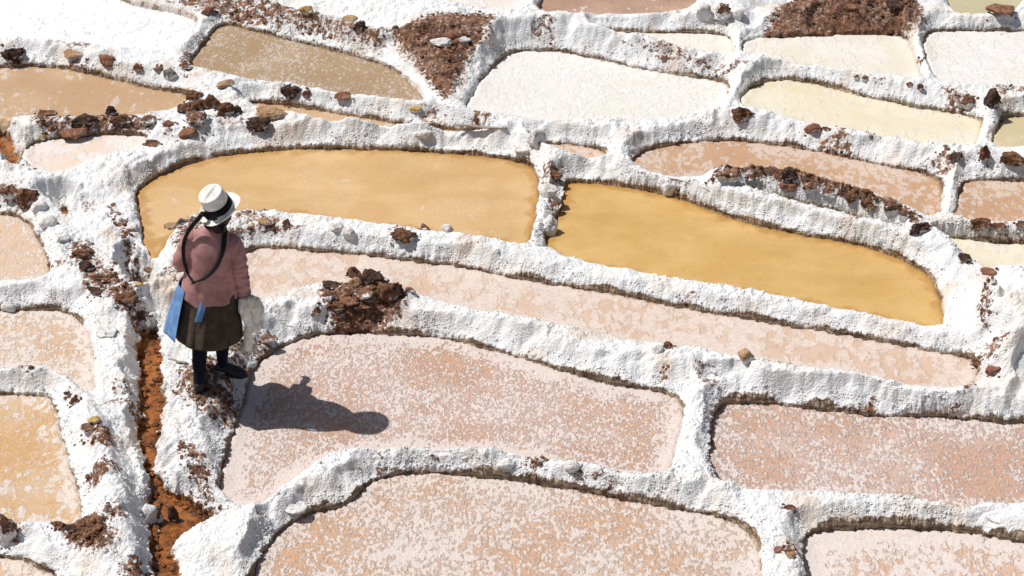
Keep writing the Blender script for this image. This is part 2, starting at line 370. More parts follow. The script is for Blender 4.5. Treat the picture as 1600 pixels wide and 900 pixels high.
def mat_land():
    s = NT('salt_and_mud'); P = s.pos(); PZ = s.pos((1, 1, .35))
    n1 = s.noise(P, 3.2, 4); n2 = s.noise(P, 30, 4, .65); n3 = s.noise(P, 90, 3, .6); n4 = s.noise(P, 9, 4, .6)
    salt = s.mix(s.ramp(n1, .50, .72, 0, .8), WHITE, (.77, .71, .64))
    salt = s.mix(s.ramp(n2, .55, .80, 0, .35), salt, (.66, .61, .57))
    pit = s.math('MULTIPLY', s.ramp(s.noise(P, 140, 2, .6), .66, .74), s.ramp(n4, .45, .62))
    salt = s.mix(s.math('MULTIPLY', pit, .7), salt, (.26, .17, .12))
    tint = s.attr('tint')
    salt = s.mix(tint, salt, (.62, .48, .37))
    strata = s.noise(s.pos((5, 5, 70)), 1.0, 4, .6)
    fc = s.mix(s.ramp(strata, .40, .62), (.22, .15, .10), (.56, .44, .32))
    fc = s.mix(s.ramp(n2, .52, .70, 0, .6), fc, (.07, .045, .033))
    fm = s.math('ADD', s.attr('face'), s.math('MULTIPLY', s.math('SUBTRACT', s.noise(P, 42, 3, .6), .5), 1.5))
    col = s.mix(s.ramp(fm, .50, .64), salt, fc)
    soil = s.mix(s.ramp(s.noise(P, 24, 4, .7), .38, .66), (.10, .043, .024), (.32, .165, .095))
    soil = s.mix(s.ramp(n3, .55, .75, 0, .7), soil, (.36, .24, .16))
    soil = s.mix(s.ramp(n4, .48, .66, 0, .75), soil, (.075, .038, .026))
    soil = s.mix(s.math('MULTIPLY', s.ramp(n1, .44, .60), s.ramp(s.noise(P, 34, 4, .7), .50, .62, 0, .75)), soil, (.50, .38, .32))
    dm = s.math('ADD', s.attr('dirt'), s.math('MULTIPLY', s.math('SUBTRACT', s.noise(P, 22, 6, .78), .5), 2.2))
    dmask = s.math('MULTIPLY', s.ramp(dm, .50, .62), s.ramp(s.attr('dirt'), .05, .25))
    col = s.mix(dmask, col, soil)
    wet = s.attr('wet')
    col = s.mix(s.ramp(s.math('ADD', wet, s.math('MULTIPLY', s.math('SUBTRACT', n2, .5), .7)), .45, .6), col, (.30, .115, .03))
    h = s.math('ADD', s.math('MULTIPLY', s.vor(P, 85, 'SMOOTH_F1', smooth=.4), -.8), s.math('MULTIPLY', n3, .9))
    h = s.math('ADD', h, s.math('MULTIPLY', s.noise(P, 260, 2), .3)); h = s.math('ADD', h, s.math('MULTIPLY', s.vor(P, 46, 'SMOOTH_F1', smooth=.5), -.8))
    return s.out(col, .88, s.bump(h, .008, .7), .2)
# style : colour a, colour b, white amount, plate scale, rim whiteness, roughness, relief, grain
ST = {
 'snow':      ((.78,.80,.82), (.72,.74,.77), 1.0, 20, 0, .85, .6),
 'brown': ((.37,.25,.14), (.44,.31,.185), .50, 52, .0, .45, .2),
 'tanfleck': ((.48,.31,.18), (.54,.37,.23), .28, 18, .2, .40, .12),
 'tan':       ((.50,.31,.17), (.56,.38,.23), .1, 22, .1, .5, .2),
 'pinkfleck': ((.49,.30,.18), (.55,.36,.23), .47, 24, .35, .42, .15),
 'cream': ((.695,.68,.605), (.75,.75,.72), .62, 22, .6, .7, .22),
 'ivory':     ((.70,.645,.53), (.75,.715,.635), .30, 14, .35, .6, .25),
 'pinkbrown': ((.38,.235,.165), (.48,.32,.23), .16, 18, .0, .6, .35),
 'palepink':  ((.70,.62,.57), (.76,.72,.69), .5, 8, .5, .8, .4),
 'ivorywhite':((.70,.66,.58), (.77,.76,.74), .6, 18, .5, .7, .3),
 'olive':     ((.50,.45,.28), (.54,.49,.33), .0, 14, .0, .3, .08),
 'olive2':    ((.55,.46,.28), (.62,.54,.37), .1, 14, .1, .4, .1),
 'cream2':    ((.69,.60,.43), (.74,.68,.54), .22, 13, .35, .5, .2),
 'orange': ((.58,.365,.165), (.635,.43,.22), .04, 30, .0, .35, .10),
 'orange2': ((.565,.345,.115), (.615,.40,.155), .0, 26, .0, .30, .12),
 'flake': ((.59,.42,.31), (.64,.49,.39), .55, 13, .5, .6, .4),
 'crust': ((.52,.30,.19), (.60,.42,.335), .64, 60, .8, .75, .55),
 'crustpink': ((.52,.315,.22), (.61,.44,.36), .54, 48, .4, .75, .75),
 'crustorange': ((.56,.335,.20), (.61,.44,.34), .68, 50, .35, .7, .6),
 'crustwhite': ((.60,.39,.27), (.67,.52,.43), .84, 32, .7, .8, .6),
 'leftpink': ((.62,.44,.30), (.66,.50,.38), .42, 50, .3, .6, .35),
 'leftcrust': ((.59,.37,.205), (.64,.47,.34), .58, 44, .6, .6, .4),
 'leftwet': ((.56,.34,.16), (.60,.42,.26), .36, 24, .7, .40, .4),
 'pan':       ((.70,.56,.46), (.75,.66,.59), .35, 10, .6, .85, .4),
}
def mat_pond(st):
    a, b, wh, ps, rim, rough, rel = ST[st]
    s = NT('brine_'+st); P = s.pos(); PY = s.pos((1, .6, 1))
    nb = s.noise(P, 1.6, 3, .5); nm = s.noise(P, 7, 4, .6, .4); nf = s.noise(PY, 60, 3, .65); nf2 = s.noise(PY, 26, 4, .7)
    col = s.mix(s.ramp(s.math('ADD', s.math('MULTIPLY', nb, .7), s.math('MULTIPLY', nm, .3)), .38, .62), a, b)
    dk = tuple(c*.72 for c in a)
    col = s.mix(s.ramp(nf2, .56, .76, 0, .45), col, dk)
    col = s.mix(s.ramp(nf, .57, .75, 0, .40), col, dk)
    lite = tuple(min(.85, c*1.15+.02) for c in b)
    col = s.mix(s.ramp(nf, .42, .30, 0, .35), col, lite)
    edge = s.attr('edge')          # metres inside the rim
    e = s.math('ADD', edge, s.math('MULTIPLY', s.math('SUBTRACT', nm, .5), .25))
    hgt = s.math('MULTIPLY', nf, .4)
    fine = st in ('brown',)
    if wh > 0:
        # warped plates of salt
        wv = s.n('ShaderNodeVectorMath', operation='MULTIPLY_ADD')
        nc = s.n('ShaderNodeTexNoise'); s.put(nc, 'Vector', P); nc.inputs['Scale'].default_value = ps*1.3; nc.inputs['Detail'].default_value = 3
        s.t.links.new(nc.outputs[1], wv.inputs[0]); wv.inputs[1].default_value = (1.0/ps,)*3; s.t.links.new(PY, wv.inputs[2])
        cell = s.vor(wv.outputs[0], ps, 'F1', 0); cid = s.vor(wv.outputs[0], ps, 'F1', 1)
        sepc = s.n('ShaderNodeSeparateColor'); s.t.links.new(cid, sepc.inputs[0])
        pl = s.math('ADD', s.math('MULTIPLY', sepc.outputs[0], .42), s.math('MULTIPLY', s.noise(PY, ps*1.1, 4, .62), 1.0))
        pl = s.math('ADD', pl, s.math('MULTIPLY', s.math('SUBTRACT', s.math('ADD', s.math('MULTIPLY', nb, .6), s.math('MULTIPLY', s.noise(P, 4.5, 4, .65, .5), .4)), .5), 1.0))
        pl = s.math('ADD', pl, s.math('MULTIPLY', cell, -.12))
        if rim > 0:
            pl = s.math('ADD', pl, s.ramp(e, .24, .0, 0, .42*rim))
        th = .95 - .62*wh
        m = s.ramp(pl, th-.02, th+(.19 if 'crust' in st or 'left' in st else .12)); mb = m
        if 'crust' in st or 'left' in st:
            fn = s.noise(s.pos((1, .7, 1)), ps*3.2, 3, .7); f2_ = s.noise(P, ps*.45, 4, .7)
            m = s.math('MULTIPLY', m, s.ramp(fn, .68, .50, .45, 1.0), clamp=True)
            m = s.math('MAXIMUM', m, s.math('MULTIPLY', s.ramp(fn, .50, .62), s.ramp(f2_, .40, .60, .1, .7)))
        wc = s.mix(s.ramp(s.noise(P, ps*3, 3, .6), .35, .65), (.76, .705, .67), tuple(.55*x+.27 for x in b))
        wamt = .55 if st in ('brown', 'tanfleck', 'pinkfleck', 'flake', 'ivory', 'cream2', 'orange') else .92
        mk = s.math('MULTIPLY', m, wamt)
        if st == 'snow':
            col = s.mix(s.ramp(s.noise(P, 45, 3, .6), .58, .72, 0, .35), WHITE, (.58, .60, .64))
        else:
            col = s.mix(mk, col, wc)
            # shaded lips round the plates are relief: height only
        hgt = s.math('ADD', hgt, s.math('MULTIPLY', mb, 1.0))
        hgt = s.math('ADD', hgt, s.math('MULTIPLY', cell, -.35))
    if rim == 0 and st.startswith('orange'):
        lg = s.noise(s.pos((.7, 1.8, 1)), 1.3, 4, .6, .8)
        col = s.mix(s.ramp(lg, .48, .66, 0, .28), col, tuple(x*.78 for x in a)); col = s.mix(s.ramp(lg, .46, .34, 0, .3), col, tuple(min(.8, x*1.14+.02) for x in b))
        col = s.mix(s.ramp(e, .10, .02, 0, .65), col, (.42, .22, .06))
    hgt = s.math('ADD', hgt, s.math('MULTIPLY', s.noise(P, 180, 2), .35))
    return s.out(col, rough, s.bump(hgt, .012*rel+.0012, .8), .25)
def mat_channel():
    s = NT('rusty_brine'); P = s.pos()
    n = s.noise(P, 6, 5, .72, .3); n2 = s.noise(P, 45, 3, .6)
    col = s.mix(s.ramp(n, .34, .62), (.065, .024, .011), (.36, .125, .028))
    col = s.mix(s.ramp(n2, .60, .74, 0, .8), col, (.62, .33, .12))
    return s.out(col, s.ramp(n, .42, .62, .05, .35), s.bump(s.math('ADD', n, s.math('MULTIPLY', n2, .3)), .010, .5), .6)
def mat_rock(name, c1, c2, salt):
    s = NT(name); P = s.pos(obj=True)
    n = s.noise(P, 14, 4, .65); n2 = s.noise(P, 60, 3, .65); n3 = s.noise(P, 20, 4, .6)
    col = s.mix(s.ramp(n, .38, .62), c1, c2)
    col = s.mix(s.ramp(n2, .56, .72, 0, .6), col, tuple(x*.45 for x in c1))
    sm = s.math('ADD', s.math('ADD', s.attr('salt'), salt), s.math('MULTIPLY', s.math('SUBTRACT', n3, .5), 2.6))
    col = s.mix(s.ramp(sm, .46, .60), col, (.76, .75, .74))
    h = s.math('ADD', n2, s.math('MULTIPLY', n, 1.2))
    return s.out(col, .9, s.bump(h, .014, .9), .2)
M_LAND = mat_land()
M_POND = {k: mat_pond(k) for k in ST}
M_CH = mat_channel()
M_ROCK = {
 'brown': mat_rock('brown_clod', (.10,.045,.026), (.26,.135,.075), -.05),
 'rust': mat_rock('rusty_clod', (.12,.045,.018), (.30,.12,.04), .02),
 'dark': mat_rock('dark_clod', (.045,.026,.02), (.13,.075,.052), -.05),
 'red': mat_rock('reddish_stone', (.20,.085,.05), (.36,.19,.125), -.15),
 'ochre': mat_rock('ochre_stone', (.36,.21,.11), (.54,.38,.24), -.05),
 'yellow': mat_rock('yellow_stone', (.46,.30,.09), (.60,.43,.18), -.15),
 'grey': mat_rock('grey_green_stone', (.10,.10,.085), (.24,.24,.205), .12),
 'white': mat_rock('salt_crusted_stone', (.60,.52,.46), (.70,.65,.61), .60),
 'mixed': mat_rock('half_salted_stone', (.14,.07,.045), (.30,.17,.11), .30),
}
# ------------------------------------------------------------------ mesh helpers
def tag(o, label=None, cat=None, group=None, kind=None):
    if label: o['label'] = label
    if cat: o['category'] = cat
    if group: o['group'] = group
    if kind: o['kind'] = kind
    return o
def link(name, me, mat=None, parent=None):
    o = bpy.data.objects.new(name, me); C.objects.link(o)
    if mat is not None: me.materials.append(mat)
    if parent is not None: o.parent = parent
    return o
def np_mesh(name, V, F, attrs=None, smooth=True):
    """V (n,3); F (m,k) faces of equal size"""
    me = bpy.data.meshes.new(name); k = F.shape[1]
    me.vertices.add(len(V)); me.vertices.foreach_set('co', np.ascontiguousarray(V, np.float32).ravel())
    me.loops.add(F.size); me.loops.foreach_set('vertex_index', np.ascontiguousarray(F, np.int32).ravel())
    me.polygons.add(len(F)); me.polygons.foreach_set('loop_start', np.arange(0, F.size, k, dtype=np.int32))
    me.polygons.foreach_set('loop_total', np.full(len(F), k, np.int32))
    me.polygons.foreach_set('use_smooth', np.full(len(F), smooth, bool))
    me.update(calc_edges=True)
    for n, a in (attrs or {}).items():
        at = me.attributes.new(n, 'FLOAT', 'POINT'); at.data.foreach_set('value', np.ascontiguousarray(a, np.float32))
    return me
# ------------------------------------------------------------------ ponds
for idx, (nm, z, st, lb, pl) in enumerate(PONDS):
    D = POOL[idx][1]
    p = chaikin(pl); X, Y = unproj(p[:, 0], p[:, 1], z)
    st_ = .03
    xs = np.arange(max(X.min(), GX0+.3)-.15, min(X.max(), GX0+GD*NX-.4)+.15, st_); ys = np.arange(max(Y.min(), GY0+.3)-.15, min(Y.max(), GY0+GD*NY-.4)+.15, st_)
    A, B = np.meshgrid(xs, ys); a, b = A.ravel(), B.ravel()
    wx = .020*fbm(a, b, 5, 2, 11) + .009*perlin(a*22, b*22, 5); wy = .020*fbm(a, b, 5, 2, 23) + .009*perlin(a*22, b*22, 15)
    d = samp(D, a+wx, b+wy)
    n, m = len(xs), len(ys)
    q = np.arange(n*m).reshape(m, n)
    F = np.stack([q[:-1, :-1], q[:-1, 1:], q[1:, 1:], q[1:, :-1]], -1).reshape(-1, 4)
    dd = d.reshape(m, n); keep = (np.minimum(np.minimum(dd[:-1, :-1], dd[:-1, 1:]), np.minimum(dd[1:, 1:], dd[1:, :-1])) < .03).ravel()
    F = F[keep]; u, inv = np.unique(F, return_inverse=True); F = inv.reshape(-1, 4)
    crusty = ST[st][6]
    dip = 4.0*np.clip(d[u]-.012, 0, .1)
    zz = z - dip + (0.006*crusty*fbm(a[u], b[u], 6, 3, 70) if crusty > .3 else 0*a[u]) + .010*sstep(.10, 0, -d[u])*(1 if ST[st][4] > .3 else 0)*(1+fbm(a[u], b[u], 9, 2, 33))
    me = np_mesh('salt_pond', np.stack([a[u], b[u], zz], 1), F, {'edge': np.clip(-d[u], -.02, 2)})
    o = link('salt_pond', me, M_POND[st]); tag(o, lb, 'salt pond', 'terraced salt ponds')
for z, pl in CHANNEL:
    p = chaikin(pl); X, Y = unproj(p[:, 0], p[:, 1], z)
    D = POOL[len(PONDS) + CHANNEL.index((z, pl))][1]
    xs = np.arange(X.min()-.1, X.max()+.1, .02); ys = np.arange(max(Y.min(), GY0+.3)-.1, Y.max()+.1, .02)
    A, B = np.meshgrid(xs, ys); a, b = A.ravel(), B.ravel(); d = samp(D, a, b)
    n, m = len(xs), len(ys); q = np.arange(n*m).reshape(m, n)
    F = np.stack([q[:-1, :-1], q[:-1, 1:], q[1:, 1:], q[1:, :-1]], -1).reshape(-1, 4)
    keep = (d[F].min(1) < .15); F = F[keep]; u, inv = np.unique(F, return_inverse=True); F = inv.reshape(-1, 4)
    me = np_mesh('water', np.stack([a[u], b[u], z + .012*fbm(a[u], b[u], 9, 3, 3)], 1), F)
    tag(link('brine_channel', me, M_CH), kind='structure')
print('ponds', time.time()-T0)
# ------------------------------------------------------------------ land banks
BANKS = [
 ('bank', 'white salt bank with small reddish stones between snow-white pond and left tan pond', [(-400,92),(100,100),(250,125),(330,130)]),
 ('bank', 'creamy salt bank along the near side of the brown pond', [(330,128),(450,150),(600,175),(700,188)]),
 ('bank', 'short steep bank between the snow-white pond and the brown pond', [(272,100),(300,80),(325,40)]),
 ('bank', 'salt bank streaked with dark soil along the far side of the brown pond', [(180,-20),(340,28),(500,62),(630,108),(672,155)]),
 ('bank', 'thick white bank curling round the left end of the large pale pond', [(700,185),(730,120),(780,62),(850,62)]),
 ('bank', 'broad white bank between the large pale pond and the slender cream pond', [(850,62),(1000,92),(1150,118)]),
 ('bank', 'long thin white bank along the top, from the brown slope to the first divider', [(500,12),(700,30),(880,40),(1150,45)]),
 ('bank', 'long white bank in front of the brown earth heap, reaching the right edge', [(1150,45),(1250,52),(1450,40),(2000,34)]),
 ('bank', 'short white divider between the slender cream pond and the ivory pond', [(1150,55),(1158,95)]),
 ('bank', 'white bank in front of the ivory pond, carrying two pairs of tiny brown knobs', [(1165,108),(1300,128),(1450,150)]),
 ('bank', 'white bank carrying the dark domed stone at the right', [(1450,150),(1540,165),(2000,170)]),
 ('bank', 'narrow slanting white divider between the ivory pond and the white pond', [(1428,55),(1440,90),(1450,125)]),
 ('bank', 'short white divider between the large pale pond and the long pale yellow pond', [(1165,115),(1145,142),(1130,182)]),
 ('bank', 'white bank with a cone shaped stone along the near side of the large pale pond', [(740,190),(850,208),(1000,208),(1130,198)]),
 ('bank', 'white bank with a small red angular stone, in front of the long pale yellow pond', [(1130,198),(1250,208),(1400,238),(1500,256),(2000,268)]),
 ('bank', 'short divider between the long pale yellow pond and the yellowish pond at the right edge', [(1543,192),(1538,240)]),
 ('bank', 'short white divider between the two flecked pinkish tan ponds', [(1482,280),(1478,350)]),
 ('bank', 'low wall of brown clods and grey salt standing along the flecked pond', [(1115,275),(1250,300),(1350,330),(1450,360)]),
 ('bank', 'low salty bank with brown clods at the right edge, right of the dark clod', [(1460,362),(1600,372),(2000,385)]),
 ('bank', 'great white arc bank behind the golden orange pond with the woman', [(190,290),(350,225),(500,208),(700,213),(840,245)]),
 ('bank', 'long white bank behind and round the right end of the deep golden orange pond', [(860,255),(1000,275),(1150,315),(1300,350),(1420,385),(1500,430),(1505,510)]),
 ('bank', 'short divider of boulders between the two orange ponds', [(865,275),(855,330),(840,392)]),
 ('bank', 'lumpy white bank with a flaky brown clod, near side of the left orange pond', [(270,375),(350,348),(500,360),(700,388),(850,408)]),
 ('bank', 'white bank along the near side of the deep golden orange pond', [(850,408),(1000,445),(1200,485),(1400,525),(1530,545)]),
 ('bank', 'broad white bank from the brown clod pile to the junction above the vertical divider', [(400,500),(520,495),(650,480),(800,525),(950,565),(1070,595)]),
 ('bank', 'broad white bank with a pointed orange-brown stone, ending at the right edge', [(1090,590),(1300,612),(1500,632),(2000,650)]),
 ('bank', 'white divider running down between the shadowed pond and the reddish pink pond', [(1090,625),(1085,700),(1085,755)]),
 ('bank', 'hooked white bank round the left end of the bottom pond', [(290,865),(400,835),(500,750),(600,722),(800,738)]),
 ('bank', 'white bank between the shadowed pond and the bottom pond, right of the grey salt lump', [(800,738),(1000,772),(1200,795)]),
 ('bank', 'white bank along the near side of the reddish pink pond', [(1210,798),(1400,808),(2000,830)]),
 ('bank', 'short white divider at the bottom edge between the two bottom ponds', [(1222,815),(1228,1000)]),
 ('bank', 'footpath bank of salt and trodden soil that the woman stands on', [(245,440),(300,480),(300,600),(310,700),(330,790)]),
 ('bank', 'bare white slope with a brown scar, left of the woman behind the path', [(110,300),(170,340),(210,405)]),
 ('bank', 'rough salt bank with brown clods along the left of the rusty channel', [(0,290),(60,330),(110,410),(160,470)]),
 ('bank', 'rounded white salt bank left of the rusty channel, level with the feet of the woman', [(185,500),(188,600),(195,680)]),
 ('bank', 'lumpy white bank between the smooth pinkish pond and the crusted pond at the left', [(-400,468),(40,465),(120,470)]),
 ('bank', 'white block of bank between the two lower left ponds', [(-400,596),(60,600)]),
 ('bank', 'high eroded salt bank with a dark shaded side above the rusty channel', [(95,615),(140,700),(170,780),(225,880)]),
 ('bank', 'white bank with brown soil across the bottom left corner', [(-400,832),(60,850),(130,885),(190,960)]),
 ('bank', 'white bank scattered with dark clods on the near side of the left tan pond', [(-100,195),(100,205),(300,195),(450,195),(640,208),(740,215)]),
 ('bank', 'rim of salt round the dry peach pan', [(30,220),(30,260),(70,300)]),
 ('soil_slope', 'dark brown triangular soil slope left of the large pale pond', [(640,60),(690,90),(695,140),(740,55)]),
 ('soil_heap', 'brown earth heap at the top right with pale patches', [(1220,18),(1300,5),(1430,12)]),
 ('salt_mound', 'big rounded white salt mound with brown cracks at the right edge', [(1590,440),(1600,520),(1700,500)]),
 ('salt_mound', 'greyish lumpy salt mound at the top, left of the brown earth heap', [(1090,10),(1160,12)]),
]
def spaced(lo, hi, step, out_lo, out_hi, g=1.12):
    a = list(np.arange(lo, hi, step)); s = step; v = lo
    pre = []
    while v > out_lo: s *= g; v -= s; pre.append(v)
    s = step; v = a[-1]; post = []
    while v < out_hi: s *= g; v += s; post.append(v)
    return np.array(pre[::-1]+a+post)
RES = 1.0
us = spaced(-30, 1630, 1.22*RES, -4000, 5600, 1.08)
# y rows: uniform in the picture over the framed ground, then growing
vv = np.arange(30, 965, .92*RES)[::-1]
_, yr = unproj(0*vv+800, vv, 0.0)
yr = list(yr); s = yr[1]-yr[0]; pre = []; y = yr[0]
while y > -10: s *= 1.1; y -= s; pre.append(y)
s = yr[-1]-yr[-2]; y = yr[-1]; post = []
while y < 400: s *= 1.06; y += s; post.append(y)
yr = np.array(pre[::-1]+yr+post)
nr, nc = len(yr), len(us)
dist = np.sqrt(np.clip(yr, 6, 1e9)**2 + HC**2)
Xg = (us[None, :]-800)/FPX*np.clip(yr, 6, 1e9)[:, None]*1.16; Yg = np.repeat(yr[:, None], nc, 1)
x = Xg.ravel(); y = Yg.ravel()
# cull quickly by unwarped distance
ok = inside_raster(x, y); dq = np.full(x.shape, 9.0)
for (z, D, ch) in POOL: dq = np.minimum(dq, np.where(ok, samp(D, x, y), 9))
Q = np.arange(nr*nc).reshape(nr, nc)
F = np.stack([Q[:-1, :-1], Q[:-1, 1:], Q[1:, 1:], Q[1:, :-1]], -1).reshape(-1, 4)
F = F[dq[F].max(1) > -.085]
used, inv = np.unique(F, return_inverse=True); F = inv.reshape(-1, 4)
x, y = x[used], y[used]
print('grid', nr, nc, 'verts', len(x), 'quads', len(F), time.time()-T0)
zf, dm, which, dirt, face, drop, rel = fields(x, y)
F = F[(dm[F].max(1) > -.05)]
# crust lips that lean out over the drop
e = .02
def dmin(x, y):
    d = np.full(x.shape, 9.0); okk = inside_raster(x, y)
    for (z, D, ch) in POOL:
        d = np.minimum(d, np.where(okk, samp(D, x, y), 9))
    return d
near = (dm < .12) & (dm > -.02)
gxv = np.zeros(x.shape); gyv = np.zeros(x.shape)
gxv[near] = dmin(x[near]+e, y[near])-dmin(x[near]-e, y[near]); gyv[near] = dmin(x[near], y[near]+e)-dmin(x[near], y[near]-e)
gl = np.sqrt(gxv**2+gyv**2)+1e-6; gxv /= gl; gyv /= gl
m = near * np.exp(-((dm-.026)/.014)**2) * sstep(.06, .14, drop)
amt = m*(.005 + .026*np.clip(.35+1.5*fbm(x, y+2.5*zf, 22, 2, 90), 0, 1.3)) + near*face*.010*perlin(zf*60, x*4+y*5, 44)*(dm > .002)
PXv, PYv = x-gxv*amt, y-gyv*amt
# stretch the crest slightly up for lumps
big = fbm(x, y, 1.1, 2, 77)
tint = .60*sstep(.15, .55, fbm(x, y, 2.2, 3, 101)+.25*sstep(.06, .0, dm))
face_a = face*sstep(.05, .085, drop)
# wetness beside the rusty channel
chd = np.full(x.shape, 9.0)
okk = inside_raster(x, y)
for k, (z, D, ch) in enumerate(POOL):
    if ch: chd = np.minimum(chd, np.where(okk, samp(D, x, y), 9))
wet = sstep(.13, .02, chd)*.85*sstep(.3, .05, rel*0+np.clip(zf+.36, 0, 1))
V = np.stack([PXv, PYv, zf], 1)
# assign faces to banks
fx = x[F].mean(1); fy = y[F].mean(1); fz = zf[F].mean(1)
best = np.full(len(F), .75); own = np.full(len(F), -1)
for k, (nm, lb, pl) in enumerate(BANKS):
    a = np.array(pl, float); gz = .09*(13.0-13.5)+0*a[:, 0]
    X, Y = unproj(a[:, 0], a[:, 1], 0.0)
    for _ in range(3):
        zz = height(X, Y); X, Y = unproj(a[:, 0], a[:, 1], zz)
    d, _z = polyline(fx, fy, np.stack([X, Y], 1))
    if nm == 'soil_slope' or nm == 'soil_heap': d = d-.10
    if nm == 'salt_mound': d = d-.12
    mm = d < best; best = np.where(mm, d, best); own = np.where(mm, k, own)
names = [b[0] for b in BANKS]+['ground']
for k in range(-1, len(BANKS)):
    Fk = F[own == k]
    if len(Fk) == 0: print('EMPTY BANK', k); continue
    u, inv = np.unique(Fk, return_inverse=True)
    me = np_mesh('land', V[u], inv.reshape(-1, 4), {'dirt': dirt[u], 'face': face_a[u], 'tint': tint[u], 'wet': wet[u]})
    if k < 0: tag(link('ground', me, M_LAND), kind='structure')
    else:
        nm, lb, _p = BANKS[k]; o = link({'bank': 'salt_bank'}.get(nm, nm), me, M_LAND)
        tag(o, lb, {'bank': 'salt bank', 'soil_slope': 'soil slope', 'soil_heap': 'earth heap', 'salt_mound': 'salt mound'}[nm], 'banks between the salt ponds' if nm == 'bank' else None)
print('land', time.time()-T0)
# ------------------------------------------------------------------ loose nodules and clods
def ico(sub):
    bm = bmesh.new(); bmesh.ops.create_icosphere(bm, subdivisions=sub, radius=1)
    V_ = np.array([v.co[:] for v in bm.verts]); F_ = np.array([[v.index for v in f.verts] for f in bm.faces]); bm.free()
    return V_, F_
IC = {k: ico(k) for k in (1, 2, 3, 4)}
def n3(p, sc, seed):
    return (perlin(p[:, 0]*sc+5, p[:, 1]*sc, seed) + perlin(p[:, 1]*sc+9, p[:, 2]*sc, seed+1) + perlin(p[:, 2]*sc+2, p[:, 0]*sc, seed+2))/2
def scatter(idx, rmin, rmax, sub, seed, flat=.8, sink=.3):
    r_ = np.random.RandomState(seed); BV, BF = IC[sub]; n = len(idx); nv = len(BV)
    rr = rmin + (rmax-rmin)*r_.rand(n)**2.5
    ang = r_.rand(n)*6.28
    sc = np.stack([rr*(.7+.6*r_.rand(n)), rr*(.7+.6*r_.rand(n)), rr*flat*(.7+.5*r_.rand(n))], 1)
    P = BV[None]*(1+.35*(r_.rand(n, nv, 1)-.5))*sc[:, None, :]
    c, s = np.cos(ang)[:, None], np.sin(ang)[:, None]
    X = P[..., 0]*c-P[..., 1]*s; Y = P[..., 0]*s+P[..., 1]*c
    P = np.stack([X, Y, P[..., 2]], -1) + V[idx][:, None, :]
    P[..., 2] += (rr*flat*(1-2*sink))[:, None]*.5
    Fc = (BF[None]+(np.arange(n)*nv)[:, None, None]).reshape(-1, 3)
    return P.reshape(-1, 3), Fc
vis = (np.abs(x/np.clip(y, 1, 99)) < .29) & (y > 8.5) & (y < 19.5)
rs = np.random.RandomState(3)
# clods on soil
w = np.clip(dirt-.35, 0, 1)**1.3*vis*np.clip(.15+2*fbm(x, y, 4, 3, 66), .03, 1)*(face_a < .5); w = w/w.sum()
idx = rs.choice(len(x), 3600, p=w)
P_, F_ = scatter(idx, .003, .022, 1, 1, .7, .4)
me = np_mesh('c', P_, F_, {'salt': np.zeros(len(P_))}, smooth=False); tag(link('soil_crumbs', me, M_ROCK['brown']), 'loose brown soil crumbs lying on the bare earth patches', 'soil crumbs', kind='stuff')
# rusty crumbs lying in the channel
aa = np.random.RandomState(9); qx = aa.uniform(-3.2, -1.2, 60000); qy = aa.uniform(9, 15, 60000); lv = np.zeros(60000); dc = np.full(60000, 9.)
for (z, D, ch) in POOL:
    if ch:
        d = samp(D, qx, qy); mq = d < dc; dc = np.where(mq, d, dc); lv = np.where(mq, z, lv)
kq = (dc < .0) & ((dc > -.035) | (fbm(qx, qy, 5, 2, 4) > .30)); kq = np.where(kq)[0][:380]
VB = V; V = np.stack([qx[kq], qy[kq], lv[kq]+.004], 1)
P_, F_ = scatter(np.arange(len(kq)), .006, .034, 1, 5, .6, .4); V = VB
tag(link('channel_crumbs', np_mesh('cc', P_, F_, {'salt': np.zeros(len(P_))+.1*(aa.rand(len(P_)) > .5)}, smooth=False), M_ROCK['rust']), 'rusty crumbs of earth lying in the brine channel', 'rusty crumbs', kind='stuff')
# salt nodules along the lips of the banks
w = np.exp(-((dm-.045)/.03)**2)*vis*(face_a < .3)*(dirt < .5)*sstep(.05, .12, drop)*np.clip(.3+1.5*fbm(x, y, 5, 2, 5), .02, 1) + .02*vis*(dm > .05)*(dirt < .4)*np.clip(fbm(x, y, 3, 2, 8), 0, 1); w = w/w.sum()
idx = rs.choice(len(x), 15000, p=w)
P_, F_ = scatter(idx, .003, .011, 1, 2, .85, .5)
n0 = len(P_)
me = np_mesh('n', P_, F_, {'dirt': np.zeros(n0), 'face': np.zeros(n0), 'tint': np.zeros(n0)+.05, 'wet': np.zeros(n0)}); tag(link('salt_nodules', me, M_LAND), 'popcorn-like white salt nodules crusting the edges of the banks', 'salt nodules', kind='stuff')
print('scatter', time.time()-T0)
